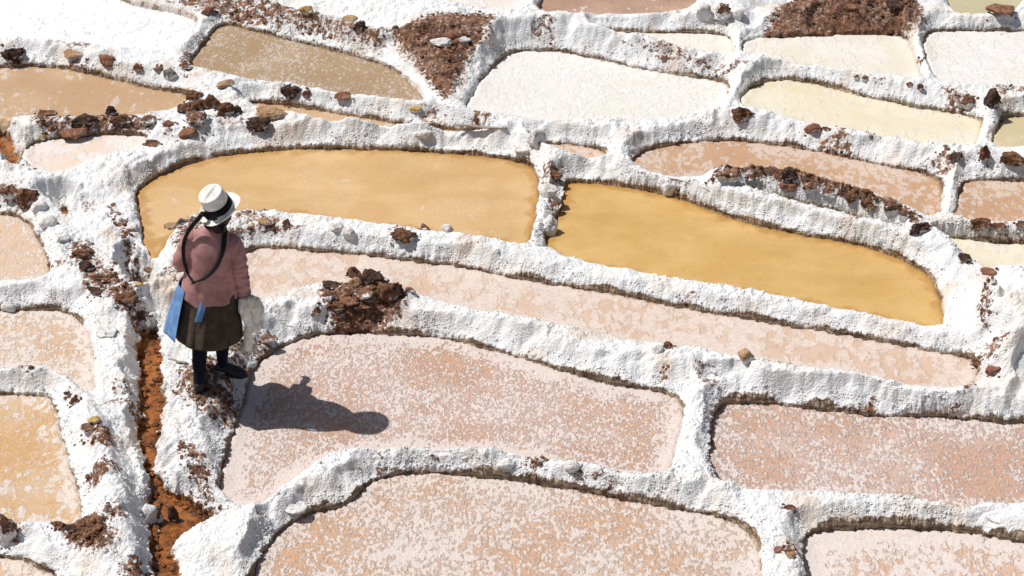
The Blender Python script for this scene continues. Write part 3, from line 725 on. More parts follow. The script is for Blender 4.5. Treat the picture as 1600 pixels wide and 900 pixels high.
# ------------------------------------------------------------------ stones
# px, py (middle of the stone), width px, height px, style, name, label, flags
ROCKS = [
 (325,15,24,18,'red','stone','rounded pinkish brown stone on the bank above the far end of the brown pond'),
 (22,78,44,30,'dark','stone','dark stone with white salt at the left edge beside the snow-white pond'),
 (117,82,34,13,'ochre','stone','flat ochre stone on the bank of the snow-white pond'),
 (168,92,28,22,'red','stone','angular reddish stone with slanting edges, right of the flat ochre one'),
 (216,103,19,17,'red','stone','small blocky red stone, second reddish one from the left on the snow-white pond bank'),
 (248,105,17,7,'red','stone','very small flat reddish stone just left of the grey-green stone'),
 (268,113,26,20,'grey','stone','grey-green stone on the white bank between the reddish stones and the brown pond'),
 (290,99,24,17,'mixed','stone','brown and white rough lump at the lower left corner of the brown pond'),
 (352,127,32,17,'ochre','stone','flat yellowish tan stone just behind the big pile of brown boulders'),
 (425,173,54,19,'ochre','stone','long flat sandy yellow slab right of the big pile of brown boulders'),
 (304,144,28,20,'brown','boulder','small brown boulder topmost in the big brown pile'),
 (291,163,36,30,'brown','boulder','leftmost boulder of the big brown pile'),
 (312,161,26,24,'brown','boulder','rounded boulder in the middle of the big brown pile'),
 (333,157,34,32,'brown','boulder','largest cracked boulder at the centre right of the big brown pile'),
 (353,168,28,26,'brown','boulder','boulder at the right side of the big brown pile'),
 (371,170,16,18,'dark','boulder','small dark boulder ending the big brown pile on the right'),
 (308,182,52,20,'mixed','boulder','salt dusted low boulder under the front of the big brown pile'),
 (403,187,40,28,'dark','boulder','dark brown jagged boulder standing alone right of the big brown pile'),
 (72,172,34,16,'brown','clod','brown clod at the left end of the clod row by the left tan pond'),
 (130,183,46,24,'dark','clod','dark wide clod in the clod row in front of the left tan pond'),
 (174,170,22,20,'dark','clod','upright dark clod, the tallest of the clod row by the left tan pond'),
 (190,183,36,22,'brown','clod','brown clod right of the upright dark one'),
 (232,185,30,18,'mixed','clod','salted brown clod between the clod row and the big brown pile'),
 (262,190,22,14,'red','clod','reddish wedge just left of the foot of the big brown pile'),
 (84,202,18,18,'mixed','clod','small pale brown knob above the peach pan, left of the reddish flat clod'),
 (120,208,50,18,'red','clod','flat reddish brown clod above the dry peach pan'),
 (67,216,11,10,'yellow','stone','tiny bright yellow stone by the top of the rusty channel'),
 (295,208,34,8,'red','stone','thin reddish stone flake on the bank between the peach pan and the boulder pile'),
 (237,222,30,10,'brown','clod','thin brown clod at the right end of the dry peach pan'),
 (456,139,34,22,'dark','clod','dark flaky clod on the near bank of the brown pond'),
 (478,144,16,14,'red','clod','small reddish clod touching the dark flaky clod by the brown pond'),
 (536,148,28,9,'red','clod','low red-brown clod in the middle of the near bank of the brown pond'),
 (650,167,24,15,'yellow','stone','yellow stone at the right tip of the brown pond'),
 (478,12,22,18,'yellow','stone','golden yellow stone in the dark soil streak at the top'),
 (546,27,28,13,'ochre','stone','tan flat stone at the right part of the soil streak at the top'),
 (563,37,18,18,'dark','stone','dark stone beside the tan flat one in the soil streak'),
 (618,42,14,12,'mixed','stone','small white and brown stone at the upper edge of the brown soil slope'),
 (708,52,34,20,'red','clod','pinkish clod high on the brown soil slope'),
 (690,65,36,9,'white','clod','pale pink crust plate on the brown soil slope'),
 (725,60,24,11,'white','clod','pale crust plate right of the pinkish clod on the soil slope'),
 (662,204,30,18,'white','stone','greyish white stone on the bank left of the weathered plank'),
 (838,206,34,36,'white','stone','white cone shaped stone standing on the near bank of the large pale pond'),
 (1157,176,34,30,'brown','clod','brown round clod at the left tip of the long pale yellow pond'),
 (1268,196,26,20,'red','stone','angular red stone on the near bank of the long pale yellow pond'),
 (1291,199,13,9,'brown','stone','tiny brown stone right next to the angular red stone'),
 (1338,119,10,10,'mixed','knob','left knob of the pair on the bank in front of the ivory pond'),
 (1351,121,14,12,'mixed','knob','right knob of the pair on the bank in front of the ivory pond'),
 (1421,130,12,10,'brown','knob','left brown knob of the second pair, near the slanting divider'),
 (1437,134,12,12,'brown','knob','right brown knob of the second pair, near the slanting divider'),
 (1508,155,32,30,'mixed','clod','brown clod streaked with salt left of the dark domed stone'),
 (1551,150,28,40,'dark','stone','tall dark domed stone streaked with salt on the bank at the right'),
 (1538,238,18,30,'brown','stone','upright fluted brown stone at the divider by the right edge'),
 (1580,242,42,26,'brown','clod','brown clod lying right of the upright fluted stone'),
 (1494,242,28,12,'dark','clod','low dark clod left of the upright fluted stone'),
 (1138,268,48,28,'mixed','clod','big brown topped clod at the left end of the low clod wall'),
 (1180,272,40,26,'mixed','clod','second brown topped clod from the left end of the low clod wall'),
 (1232,270,36,26,'dark','clod','nearly black clod sitting highest on the low clod wall'),
 (1232,289,34,17,'red','clod','rounded brown stone directly below the nearly black clod'),
 (1268,290,36,22,'mixed','clod','brown clod just right of the nearly black clod on the clod wall'),
 (1296,298,32,20,'mixed','clod','brown knobbly clod in the middle of the low clod wall'),
 (1328,306,30,20,'brown','clod','brown clod past the middle of the low clod wall'),
 (1357,316,30,22,'brown','clod','reddish brown upright clod in the right half of the low clod wall'),
 (1392,323,24,24,'mixed','clod','salt flanked clod second from the right of the low clod wall'),
 (1415,331,24,24,'mixed','clod','last pointed clod at the right end of the low clod wall'),
 (1436,352,34,26,'dark','clod','dark clod striped with salt between the clod wall and the right bank'),
 (1531,345,32,28,'brown','clod','brown clod on the bank in front of the flecked pond at the right edge'),
 (1560,352,26,14,'brown','clod','lower brown clod just right of the brown clod at the right bank'),
 (1596,348,20,12,'brown','clod','brown clod cut by the right edge below the flecked pond'),
 (1045,291,26,26,'white','stone','white salt knob on the long bank behind the deep orange pond'),
 (1544,421,26,13,'red','stone','red-brown stone at the foot of the big white mound'),
 (1508,398,24,20,'dark','stone','dark edged salted stone by the pale yellow wedge of brine'),
 (1163,551,30,30,'ochre','stone','pointed orange-brown stone on the bank at the right of the middle pond'),
 (1044,537,18,16,'brown','stone','small brown stone on the near bank of the middle pond, white lump beside it'),
 (1026,540,24,20,'white','stone','white lump beside the small brown stone on the near bank of the middle pond'),
 (1551,574,26,20,'red','stone','red-brown stone at the right tip of the middle pond'),
 (1528,563,26,14,'brown','clod','dark red clod just left of the red-brown stone at the middle pond\'s right tip'),
 (630,361,44,28,'brown','clod','flaky brown clod on the near bank of the left orange pond'),
 (663,353,14,14,'mixed','clod','small brown knob right of the flaky brown clod'),
 (697,352,22,18,'white','stone','white pointed lump with a brown tip on the left orange pond bank'),
 (416,342,24,15,'ochre','stone','small ochre stone on the bank right of the shoulder of the woman'),
 (448,346,13,16,'red','stone','thin red sliver of stone right of the small ochre stone'),
 (527,350,24,18,'white','stone','white lump in the middle of the bank right of the woman'),
 (547,358,28,20,'white','stone','second white lump, nearer to the flaky brown clod'),
 (552,421,28,26,'brown','clod','brown clod at the top left of the clod pile in the middle'),
 (583,430,52,38,'dark','clod','dark coarse clod at the top of the clod pile in the middle'),
 (607,448,48,44,'brown','clod','largest coarse brown clod of the clod pile in the middle'),
 (556,440,26,22,'ochre','clod','orange-brown clod in the heart of the clod pile in the middle'),
 (566,456,34,20,'mixed','clod','salt frosted slab at the front of the clod pile in the middle'),
 (545,468,32,18,'red','clod','low reddish clod under the salt frosted slab'),
 (527,475,26,18,'brown','clod','brown clod at the lower left of the clod pile in the middle'),
 (568,474,26,12,'brown','clod','flat brown clod at the lowest front of the clod pile in the middle'),
 (513,458,20,18,'mixed','clod','small brown capped salt clod left of the clod pile'),
 (494,484,16,14,'brown','clod','small lone brown clod at the far left of the clod pile'),
 (518,444,34,10,'dark','clod','thin dark clod at the left rear of the clod pile'),
 (640,450,20,14,'mixed','clod','salted clod at the right foot of the clod pile'),
 (44,304,38,34,'brown','boulder','large brown boulder with salt at the left above the smooth pinkish pond'),
 (16,296,34,28,'mixed','boulder','salted brown boulder at the left edge next to the large brown one'),
 (62,318,28,20,'white','boulder','white lump at the right foot of the large brown boulder'),
 (75,340,30,24,'white','boulder','white rounded lump on the bank right of the smooth pinkish pond'),
 (98,368,28,20,'white','boulder','white knobbly lump further down the bank beside the smooth pinkish pond'),
 (128,392,36,20,'brown','clod','brown clod at the top of the brown scree left of the woman'),
 (138,412,34,22,'dark','clod','dark clod in the upper brown scree left of the woman'),
 (160,430,34,16,'brown','clod','flat brown slab in the brown scree left of the woman'),
 (150,450,32,16,'dark','clod','dark flat clod in the lower brown scree left of the woman'),
 (196,462,34,20,'brown','clod','brown clod at the lower right end of the scree, by the channel'),
 (217,442,14,9,'yellow','stone','small bright yellow stone beside the channel left of the skirt'),
 (165,512,38,17,'white','boulder','loose white oval boulder on the bank above the left crusted pond'),
 (14,475,26,22,'white','boulder','round white boulder on the bank at the left edge'),
 (222,494,30,30,'mixed','boulder','grey salted boulder overhanging the start of the rusty channel'),
 (107,613,14,10,'dark','stone','small dark stone on the bank above the wet orange pond'),
 (116,623,18,13,'brown','stone','brown stone just below the small dark one above the wet orange pond'),
 (140,664,44,19,'mixed','stone','flat pale stone in the high eroded bank'),
 (147,653,22,12,'yellow','stone','yellow stained stone resting above the flat pale stone'),
 (14,815,40,60,'mixed','boulder','tall grey-brown boulder at the bottom left edge'),
 (90,818,24,18,'brown','clod','reddish brown clod on the bottom left bank'),
 (112,822,20,15,'dark','clod','dark clod beside the reddish brown clod on the bottom left bank'),
 (232,795,34,44,'white','boulder','white bulging boulder at the foot of the eroded bank by the channel'),
 (247,802,18,34,'mixed','boulder','narrow grey boulder at the right of the white bulging one'),
 (270,800,20,34,'dark','stone','dark red stone standing in the rusty channel'),
 (866,271,26,18,'brown','clod','brown clod at the top of the boulder divider'),
 (856,291,36,30,'white','boulder','pinkish white boulder in the upper part of the divider between the orange ponds'),
 (866,318,24,16,'mixed','boulder','small brown edged salt lump in the middle of the boulder divider'),
 (856,344,38,42,'white','boulder','largest white boulder of the divider between the orange ponds'),
 (844,374,20,22,'white','boulder','small white boulder at the lower end of the boulder divider'),
 (461,787,40,22,'white','stone','pale slab jutting from the hooked bank over the bottom pond'),
 (790,718,30,22,'white','stone','grey-white lump on the bank below the tip of the shadow'),
 (893,722,28,22,'white','stone','white pointed lump on the bank right of the grey-white lump'),
 (816,230,26,14,'white','stone','small white stone on the arc bank where the two orange pond banks meet'),
 (1563,12,46,24,'red','stone','brown domed stone in the pale olive pond at the top right'),
 (1098,14,26,30,'white','boulder','left greyish boulder of the lumpy mound at the top'),
 (1128,14,28,30,'mixed','boulder','middle brownish grey boulder of the lumpy mound at the top'),
 (1154,18,22,24,'white','boulder','right grey boulder of the lumpy mound at the top'),
 (1394,4,34,20,'dark','boulder','dark boulder on top of the brown earth heap'),
 (1330,8,22,14,'red','clod','reddish clod near the top of the brown earth heap'),
 (1235,790,20,12,'brown','stone','brown stone sunk in the bank right above the bottom divider'),
 (1217,855,20,12,'red','clod','reddish clod at the head of the bottom divider'),
 (1234,866,18,14,'ochre','clod','tan clod below the reddish clod on the bottom divider'),
 (207,350,22,16,'white','stone','white nub on the rim at the left end of the left orange pond'),
 (268,350,26,14,'ochre','stone','ochre stone at the pond edge left of the shoulder of the woman'),
 (283,345,14,14,'grey','stone','grey-green stone touching the ochre stone left of the shoulder of the woman'),
 (236,420,26,12,'mixed','stone','flat salted slab over the channel left of the skirt'),
 (415,525,34,20,'mixed','stone','white and brown stone at the bank edge beneath the cloth bundle'),
]
def make_rock(px, py, w, h, style, name, label, seed):
    r_ = np.random.RandomState(seed)
    B = hit(px, py + h*.38)
    dist_ = math.sqrt(B.x**2+B.y**2+(HC-B.z)**2); s = FPX/dist_*.985
    W_ = w/s; D_ = W_*(.75 if name != 'clod' else .65); el = math.asin((HC-B.z)/dist_)
    H_ = max((h/s - math.sin(el)*D_*.75)/math.cos(el), .30*W_) * 1.25
    sub = 4 if w > 34 else 3
    BV, BF = IC[sub]; P = BV.copy()
    coarse = style in ('brown', 'dark', 'mixed')
    for k in range(13 if style != 'white' else 7):
        n = r_.normal(size=3); n /= np.linalg.norm(n); c = .50+.40*r_.rand()
        P -= np.clip(P@n-c, 0, 9)[:, None]*n*.95
    nrm = BV
    P = P*(1+.22*n3(BV+seed*.7, 1.6, seed % 50))[:, None]
    P = P + nrm*(.20 if coarse else .07)*(n3(BV+seed, 4.5, 3)[:, None])
    P = P + nrm*(.15 if coarse else .05)*(n3(BV+seed*1.3, 10, 6)[:, None])
    P /= np.abs(P).max(0)
    P = P*np.array([W_/2, D_/2, H_/2])
    a = r_.uniform(-.5, .5); c, s_ = math.cos(a), math.sin(a)
    P = P@np.array([[c, s_, 0], [-s_, c, 0], [0, 0, 1]])
    P[:, 2] += H_*(.15 if name == 'clod' else .06 if style == 'white' else .16)
    salt = sstep(.40, .02, P[:, 2]/H_)*(.42 if style in ('brown', 'dark', 'red') else .62)
    me = np_mesh(name, P, BF, {'salt': salt}, smooth=not coarse or sub > 3)
    o = link(name, me, M_ROCK[style]); o.location = B
    cat = name
    tag(o, label, cat, {'stone': 'stones on the salt banks', 'clod': 'clods of earth on the salt banks', 'boulder': 'boulders on the salt banks', 'knob': 'small knobs on the salt banks'}[name])
for i, rk in enumerate(ROCKS): make_rock(*rk, seed=i+11)
# crumbs fallen round the brown stones and clods
cx_ = []; ra = np.random.RandomState(21)
for o_ in [o for o in C.objects if o.get('category') in ('stone', 'clod', 'boulder') and o.type == 'MESH' and o.data.materials[0].name.startswith(('brown', 'dark', 'half', 'red'))]:
    r0 = o_.dimensions.x/2; n_ = int(10+90*r0)
    a_ = ra.rand(n_)*6.28; q_ = r0*(.75+.8*ra.rand(n_)**2)
    cx_.append(np.stack([o_.location.x+q_*np.cos(a_), o_.location.y+q_*.8*np.sin(a_)], 1))
cx_ = np.concatenate(cx_); VB = V; V = np.column_stack([cx_, height(cx_[:, 0], cx_[:, 1])])
P_, F_ = scatter(np.arange(len(V)), .003, .018, 1, 15, .7, .4); V = VB
tag(link('stone_crumbs', np_mesh('sc', P_, F_, {'salt': np.zeros(len(P_))+.2}, smooth=False), M_ROCK['brown']), 'small brown crumbs fallen round the stones and clods', 'crumbs', kind='stuff')
print('rocks', time.time()-T0)
# ------------------------------------------------------------------ tubes, lofts
def tube_np(pts, rad, seg=8, caps=True):
    P = np.array([tuple(p) for p in pts], float); n = len(P)
    rad = np.array([(r, r) if np.isscalar(r) else r for r in rad], float)
    T = np.gradient(P, axis=0); T /= np.linalg.norm(T, axis=1)[:, None]+1e-9
    up = np.array([0, 0, 1.]) if abs(T[0][2]) < .8 else np.array([0, 1., 0])
    Vs = []; u = np.cross(up, T[0]); u /= np.linalg.norm(u)
    for i in range(n):
        u = u - T[i]*(u@T[i]); u /= np.linalg.norm(u)+1e-9; v = np.cross(T[i], u)
        for k in range(seg):
            a = 2*math.pi*k/seg; Vs.append(P[i]+u*math.cos(a)*rad[i][0]+v*math.sin(a)*rad[i][1])
    Fs = []
    for i in range(n-1):
        for k in range(seg): Fs.append((i*seg+k, i*seg+(k+1) % seg, (i+1)*seg+(k+1) % seg, (i+1)*seg+k))
    if caps:
        Fs.append(tuple(range(seg))[::-1]); Fs.append(tuple((n-1)*seg+k for k in range(seg)))
    return [tuple(v) for v in Vs], Fs
def spline(pts, n):
    P = np.array([tuple(p) for p in pts], float); t = np.linspace(0, len(P)-1, n)
    out = []
    for s in t:
        i = min(int(s), len(P)-2); f = s-i
        p0 = P[max(i-1, 0)]; p1 = P[i]; p2 = P[i+1]; p3 = P[min(i+2, len(P)-1)]
        out.append(.5*((2*p1)+(-p0+p2)*f+(2*p0-5*p1+4*p2-p3)*f*f+(-p0+3*p1-3*p2+p3)*f**3))
    return np.array(out)
class MB:
    def __init__(s): s.v = []; s.f = []
    def add(s, vf):
        n = len(s.v); s.v += list(vf[0]); s.f += [tuple(i+n for i in f) for f in vf[1]]; return s
    def mesh(s, name, smooth=True):
        me = bpy.data.meshes.new(name); me.from_pydata([tuple(map(float, v)) for v in s.v], [], s.f); me.update()
        for p in me.polygons: p.use_smooth = smooth
        return me
def sph(c, r, seg=2):
    BV, BF = IC[seg]; r = np.array(r if not np.isscalar(r) else (r, r, r))
    return [tuple(v) for v in BV*r+np.array(c)], [tuple(f) for f in BF]
def rings(L, seg=40):
    """stacked ellipses (z, cx, cy, rx, ry), closed"""
    V_ = []; F_ = []
    for (z, cx, cy, rx, ry) in L:
        for k in range(seg):
            a = 2*math.pi*k/seg; V_.append((cx+rx*math.cos(a), cy+ry*math.sin(a), z))
    for i in range(len(L)-1):
        for k in range(seg): F_.append((i*seg+k, i*seg+(k+1) % seg, (i+1)*seg+(k+1) % seg, (i+1)*seg+k))
    F_.append(tuple(range(seg))[::-1]); F_.append(tuple((len(L)-1)*seg+k for k in range(seg)))
    return V_, F_
def remesh(mb, name, vox, smooth=6):
    me = mb.mesh(name); o = bpy.data.objects.new('tmp', me); C.objects.link(o)
    m = o.modifiers.new('r', 'REMESH'); m.mode = 'VOXEL'; m.voxel_size = vox; m.use_smooth_shade = True
    m2 = o.modifiers.new('s', 'SMOOTH'); m2.iterations = smooth; m2.factor = .5
    bpy.context.view_layer.update()
    dg = bpy.context.evaluated_depsgraph_get(); out = bpy.data.meshes.new_from_object(o.evaluated_get(dg)); out.name = name
    bpy.data.objects.remove(o); 
    for p in out.polygons: p.use_smooth = True
    return out
def get(me):
    a = np.empty(len(me.vertices)*3, np.float32); me.vertices.foreach_get('co', a)
    n = np.empty(len(me.vertices)*3, np.float32); me.vertices.foreach_get('normal', n)
    return a.reshape(-1, 3).astype(float), n.reshape(-1, 3).astype(float)
def put(me, a): me.vertices.foreach_set('co', a.astype(np.float32).ravel()); me.update()
# ------------------------------------------------------------------ cloth and skin materials
def mat_cloth(name, c, c2=None, sc=400, bumpd=.0015, rough=.9):
    s = NT(name); P = s.pos(obj=True); n = s.noise(P, 9, 4, .6); f = s.noise(P, sc, 2, .6)
    c2 = c2 or tuple(v*.75 for v in c)
    col = s.mix(s.ramp(n, .36, .66), tuple(min(.9, v*1.12) for v in c), tuple(v*.9 for v in c2))
    col = s.mix(s.ramp(f, .55, .75, 0, .3), col, tuple(v*.6 for v in c))
    return s.out(col, rough, s.bump(s.math('ADD', f, s.math('MULTIPLY', s.noise(P, 35, 3), 1.5)), bumpd*2, .6), .15)
M_SKIN = mat_cloth('brown_skin', (.27, .13, .08), (.23, .11, .07), 500, .0006, .55)
M_JACK = mat_cloth('dusty_rose_knit', (.43, .225, .215), (.37, .185, .18))
M_SKIRT = mat_cloth('olive_brown_wool', (.078, .060, .044), (.056, .044, .033), 400, .004)
M_BLUE = mat_cloth('blue_cotton', (.19, .36, .66), (.14, .28, .55), 400, .007)
M_NAVY = mat_cloth('navy_sock', (.009, .010, .022))
M_SHOE = mat_cloth('worn_black_leather', (.030, .031, .034), (.06, .06, .06), 200, .001, .6)
M_HAIR = mat_cloth('black_hair', (.014, .012, .012), (.022, .018, .018), 300, .001, .38)
M_HAT = mat_cloth('whitewashed_straw', (.76, .75, .70), (.68, .66, .60), 260, .001, .8)
M_BAND = mat_cloth('black_ribbon', (.012, .011, .013))
M_BAG = mat_cloth('unbleached_cotton', (.82, .78, .70), (.76, .71, .62))
M_LACE = mat_cloth('lavender_lace', (.45, .38, .60))
M_LINE = mat_cloth('hat_seam', (.45, .42, .38))
# ------------------------------------------------------------------ the woman
G = hit(333, 592); G.z = float(height(G.x, G.y)[0])
person = bpy.data.objects.new('person', None); C.objects.link(person); person.location = G; S = .93; person.scale = (S, S, S); LEAN = R(3.9); person.rotation_euler = (0, LEAN, 0)
MP = Matrix.Translation(G) @ Matrix.Rotation(LEAN, 4, 'Y') @ Matrix.Scale(S, 4); MI = MP.inverted()
tag(person, 'woman seen from behind in tall white hat, rose jacket and dark skirt on the bank', 'person')
def gz(xl, yl): return (float(np.median(height(G.x+xl*S+np.array([-.03, 0, .03]), G.y+yl*S+np.array([-.04, 0, .04]))))-G.z)/S + xl*math.tan(LEAN)
def arm(mb, pts, rad, seg=14): mb.add(tube_np(spline(pts, 14), np.interp(np.linspace(0, len(rad)-1, 14), range(len(rad)), rad), seg))
LF = (-.085, -.155); RF = (.10, .135)
lz, rz = gz(*LF)-.005, gz(*RF)-.005
HD = Vector((.060, .005, 1.445))
b = MB()
b.add(rings([(.70, 0, 0, .15, .11), (.85, 0, 0, .16, .12), (1.0, 0, 0, .15, .11), (1.15, 0, 0, .16, .11), (1.25, 0, 0, .15, .09), (1.31, .01, 0, .07, .06), (1.40, .04, 0, .05, .05)], 24))
arm(b, [(-.08, 0, .76), (-.085, -.03, .45), (-.082, -.12, .26+lz*.5), (-.082, -.165, .08+lz)], [.10, .055, .044, .024])
arm(b, [(.07, 0, .76), (.065, .07, .46), (.060, .09, .28+rz*.5), (.055, .125, .09+rz)], [.10, .055, .044, .024])
arm(b, [LF+(lz+.05,), (LF[0], LF[1]+.08, lz+.04), (LF[0], LF[1]+.15, lz+.03)], [.026, .026, .020])
arm(b, [(.065, .12, rz+.045), (.11, .13, rz+.045), (.18, .12, rz+.03)], [.026, .026, .020])
arm(b, [(-.15, 0, 1.24), (-.205, .01, 1.03), (-.12, .42, .98)], [.05, .04, .028]); arm(b, [(.14, 0, 1.22), (.205, -.01, 1.0), (.235, .0, .76)], [.055, .045, .028])
b.add(sph(HD, (.078, .095, .11), 3)); b.add(sph(HD+Vector((0, .095, -.015)), (.014, .02, .02), 2))      # head, nose
b.add(sph(HD+Vector((0, .078, -.055)), (.028, .016, .012), 2)); b.add(sph(HD+Vector((0, .07, -.085)), (.03, .025, .025), 2))
for sx in (-1, 1):
    b.add(sph(HD+Vector((sx*.079, .0, -.01)), (.010, .02, .03), 2)); b.add(sph(HD+Vector((sx*.032, .082, .01)), (.016, .012, .009), 2))
arm(b, [(.03, 0, 1.28), (.05, 0, 1.40)], [.055, .055])
# hands: palm, four fingers, thumb
def hand(wrist, fwd, side, curl, mb):
    w = Vector(wrist); f = Vector(fwd).normalized(); s = Vector(side).normalized(); n = f.cross(s).normalized()
    mb.add(tube_np([w, w+f*.04, w+f*.085], [(.026, .018), (.038, .016), (.036, .014)], 12))
    for k, L in enumerate((.062, .072, .067, .052)):
        o = w+f*.08+s*(-.028+.0185*k); p = [o]; d = f.copy()
        for j in range(3):
            d = (d*math.cos(curl)+n*math.sin(curl)).normalized(); p2 = p[-1]+d*L*(.42, .33, .25)[j]
            p.append(p2); f2 = d; nn = d.cross(s).normalized(); n_ = nn
            n = n_
        n = f.cross(s).normalized()
        mb.add(tube_np(spline(p, 8), np.linspace(.0095, .0075, 8), 8))
    mb.add(tube_np(spline([w+f*.025-s*.03, w+f*.05-s*.05+n*.01, w+f*.075-s*.052+n*.025], 6), np.linspace(.013, .009, 6), 8))
hand((.235, .002, .75), (.0, .02, -1), (0, 1, 0), .9, b)
hand((-.12, .42, .98), (.3, .9, .1), (0, 0, -1), .8, b)
body = remesh(b, 'body', .0065, 4); link('body', body, M_SKIN, person)
# eyes
for sx in (-1, 1):
    e_ = MB().add(sph(HD+Vector((sx*.032, .090, .012)), (.010, .006, .006), 2)); link('eye', e_.mesh('eye'), M_HAIR, person)
# hair cap under the hat
hc_ = MB().add(sph(HD+Vector((0, -.012, .012)), (.086, .094, .112), 3)); hc_.add(sph(HD+Vector((0, -.06, -.075)), (.06, .035, .045), 2))
hair = remesh(hc_, 'hair', .008, 2); a, n = get(hair)
keep = a
link('hair', hair, M_HAIR, person)
# jacket
j = MB()
j.add(rings([(.755, -.020, .03, .218, .198), (.80, -.018, .03, .213, .196), (.90, -.012, .035, .196, .193), (1.0, -.006, .038, .184, .188), (1.10, 0, .035, .182, .183), (1.18, 0, .02, .186, .162), (1.25, .0, .005, .172, .122), (1.295, .005, 0, .132, .092), (1.335, .02, 0, .085, .072), (1.36, .03, 0, .07, .062)], 48))
for sx in (-1, 1): j.add(sph((sx*.150, 0, 1.21), (.068, .075, .075), 3))
jack = remesh(j, 'jacket', .0065, 6); a, n = get(jack)
def ridged(u, v, seed): return 1-2*np.abs(perlin(u, v, seed))
back = sstep(.05, -.05, a[:, 1])
fold = .011*perlin(a[:, 0]*8+a[:, 2]*2.6, a[:, 2]*1.5, 3)*back + .007*ridged(a[:, 0]*9+a[:, 2]*3.5, a[:, 2]*1.6, 9)*back*sstep(1.22, .95, a[:, 2])
fold += .006*ridged(a[:, 0]*4+7, a[:, 2]*10-np.abs(a[:, 0])*16, 21)*back*sstep(.06, .16, np.abs(a[:, 0]))
fold += .005*sstep(.90, .77, a[:, 2])*np.sin(np.arctan2(a[:, 1], a[:, 0])*7+2)
n[:, 2] *= sstep(.77, .84, a[:, 2]); a = a+n*fold[:, None]
a[:, 2] += sstep(.82, .755, a[:, 2])*(.006*np.sin(a[:, 0]*19+1) + .02*sstep(-.08, -.2, a[:, 0]) - .022*np.exp(-((a[:, 0]+.10)/.04)**2)*back)
put(jack, a); jacket = link('jacket', jack, M_JACK, person)
for nm_, pts_, rad_ in (('right', [(.140, 0, 1.225), (.178, -.005, 1.15), (.203, -.012, 1.02), (.218, -.008, .90), (.240, .004, .765)], [.074, .070, .060, .054, .045]),
                        ('left', [(-.140, 0, 1.225), (-.172, .0, 1.15), (-.208, .01, 1.05), (-.205, .09, .99), (-.12, .40, .985)], [.074, .072, .070, .072, .070])):
    sm = MB(); sm.add(tube_np(spline(pts_, 20), np.interp(np.linspace(0, 4, 20), range(5), rad_), 22)); sm.add(sph(pts_[0], .072, 3))
    slv = remesh(sm, 'sleeve', .006, 5); a, n = get(slv)
    low = sstep(1.16, 1.02, a[:, 2])
    f_ = .009*ridged(a[:, 1]*5+a[:, 0]*4, a[:, 2]*17+a[:, 1]*10, 31 if nm_ == 'right' else 37)*(.35+.65*low) + .004*np.sin(a[:, 2]*88+5*perlin(a[:, 0]*6, a[:, 1]*6, 4))*low
    put(slv, a+n*f_[:, None]); link('sleeve', slv, M_JACK, jacket)
cuff = MB().add(tube_np([(.236, .002, .788), (.240, .004, .758)], [.049, .048], 24)); link('cuff', cuff.mesh('cuff'), M_JACK, jacket)
# collar trim
col_ = MB(); ring_ = [(.03+.072*math.cos(t), .064*math.sin(t), 1.358-.012*math.sin(t)) for t in np.linspace(0, 2*math.pi, 30)]
col_.add(tube_np(ring_, [.009]*30, 8)); link('collar', col_.mesh('collar'), M_HAIR, jacket)
# skirt with pleats
def flare(z0, z1, top, bot, th0, th1, nth, nz, pleat, seed, thick=.004, hem=0.0, close=False):
    V_ = []; F_ = []
    th = np.linspace(th0, th1, nth)
    for layer in (0, 1):
        for i in range(nz):
            t = i/(nz-1); cx = top[0]+(bot[0]-top[0])*t; cy = top[1]+(bot[1]-top[1])*t
            rx = top[2]+(bot[2]-top[2])*t**.85; ry = top[3]+(bot[3]-top[3])*t**.85
            for q in th:
                f = perlin(np.array([q*2.3+seed]), np.array([.2+t*.35]), seed)[0]*1.2+.55*math.sin(q*9+seed+2.2*math.sin(q*2+seed)+.6*t)+.38*abs(math.sin(q*8+seed*2))
                r = 1+pleat*f*(.15+.85*t)
                z = z0+(z1-z0)*t+hem*t*f
                k = 1-(thick*layer)/rx
                V_.append((cx+rx*r*k*math.cos(q), cy+ry*r*k*math.sin(q), z))
    N = nz*nth
    for i in range(nz-1):
        for k in range(nth-1):
            a0 = i*nth+k; F_.append((a0, a0+nth, a0+nth+1, a0+1)); F_.append((N+a0, N+a0+1, N+a0+nth+1, N+a0+nth))
    for k in range(nth-1):
        a0 = (nz-1)*nth+k; F_.append((a0, a0+N, a0+N+1, a0+1))
    if not close:
        for i in range(nz-1):
            for k in (0, nth-1):
                a0 = i*nth+k; q = (a0, a0+N, a0+N+nth, a0+nth); F_.append(q if k else q[::-1])
    return V_, F_
sk = MB().add(flare(.84, .405, (-.005, .02, .190, .165), (-.028, .03, .245, .255), 0, 2*math.pi, 240, 26, .105, 3, .005, .020, True))
skirt = link('skirt', sk.mesh('skirt'), M_SKIRT, person)
ap = MB().add(flare(.845, .425, (-.020, .02, .222, .185), (.004, .04, .345, .295), R(-14), R(222), 180, 24, .12, 8, .004, .0))
link('apron', ap.mesh('apron'), M_BLUE, person)
pt = MB().add(flare(.60, .385, (-.02, 0, .20, .17), (-.030, .0, .215, .185), 0, 2*math.pi, 140, 10, .06, 5, .003, .014, True))
link('petticoat', pt.mesh('petticoat'), M_LACE, person)
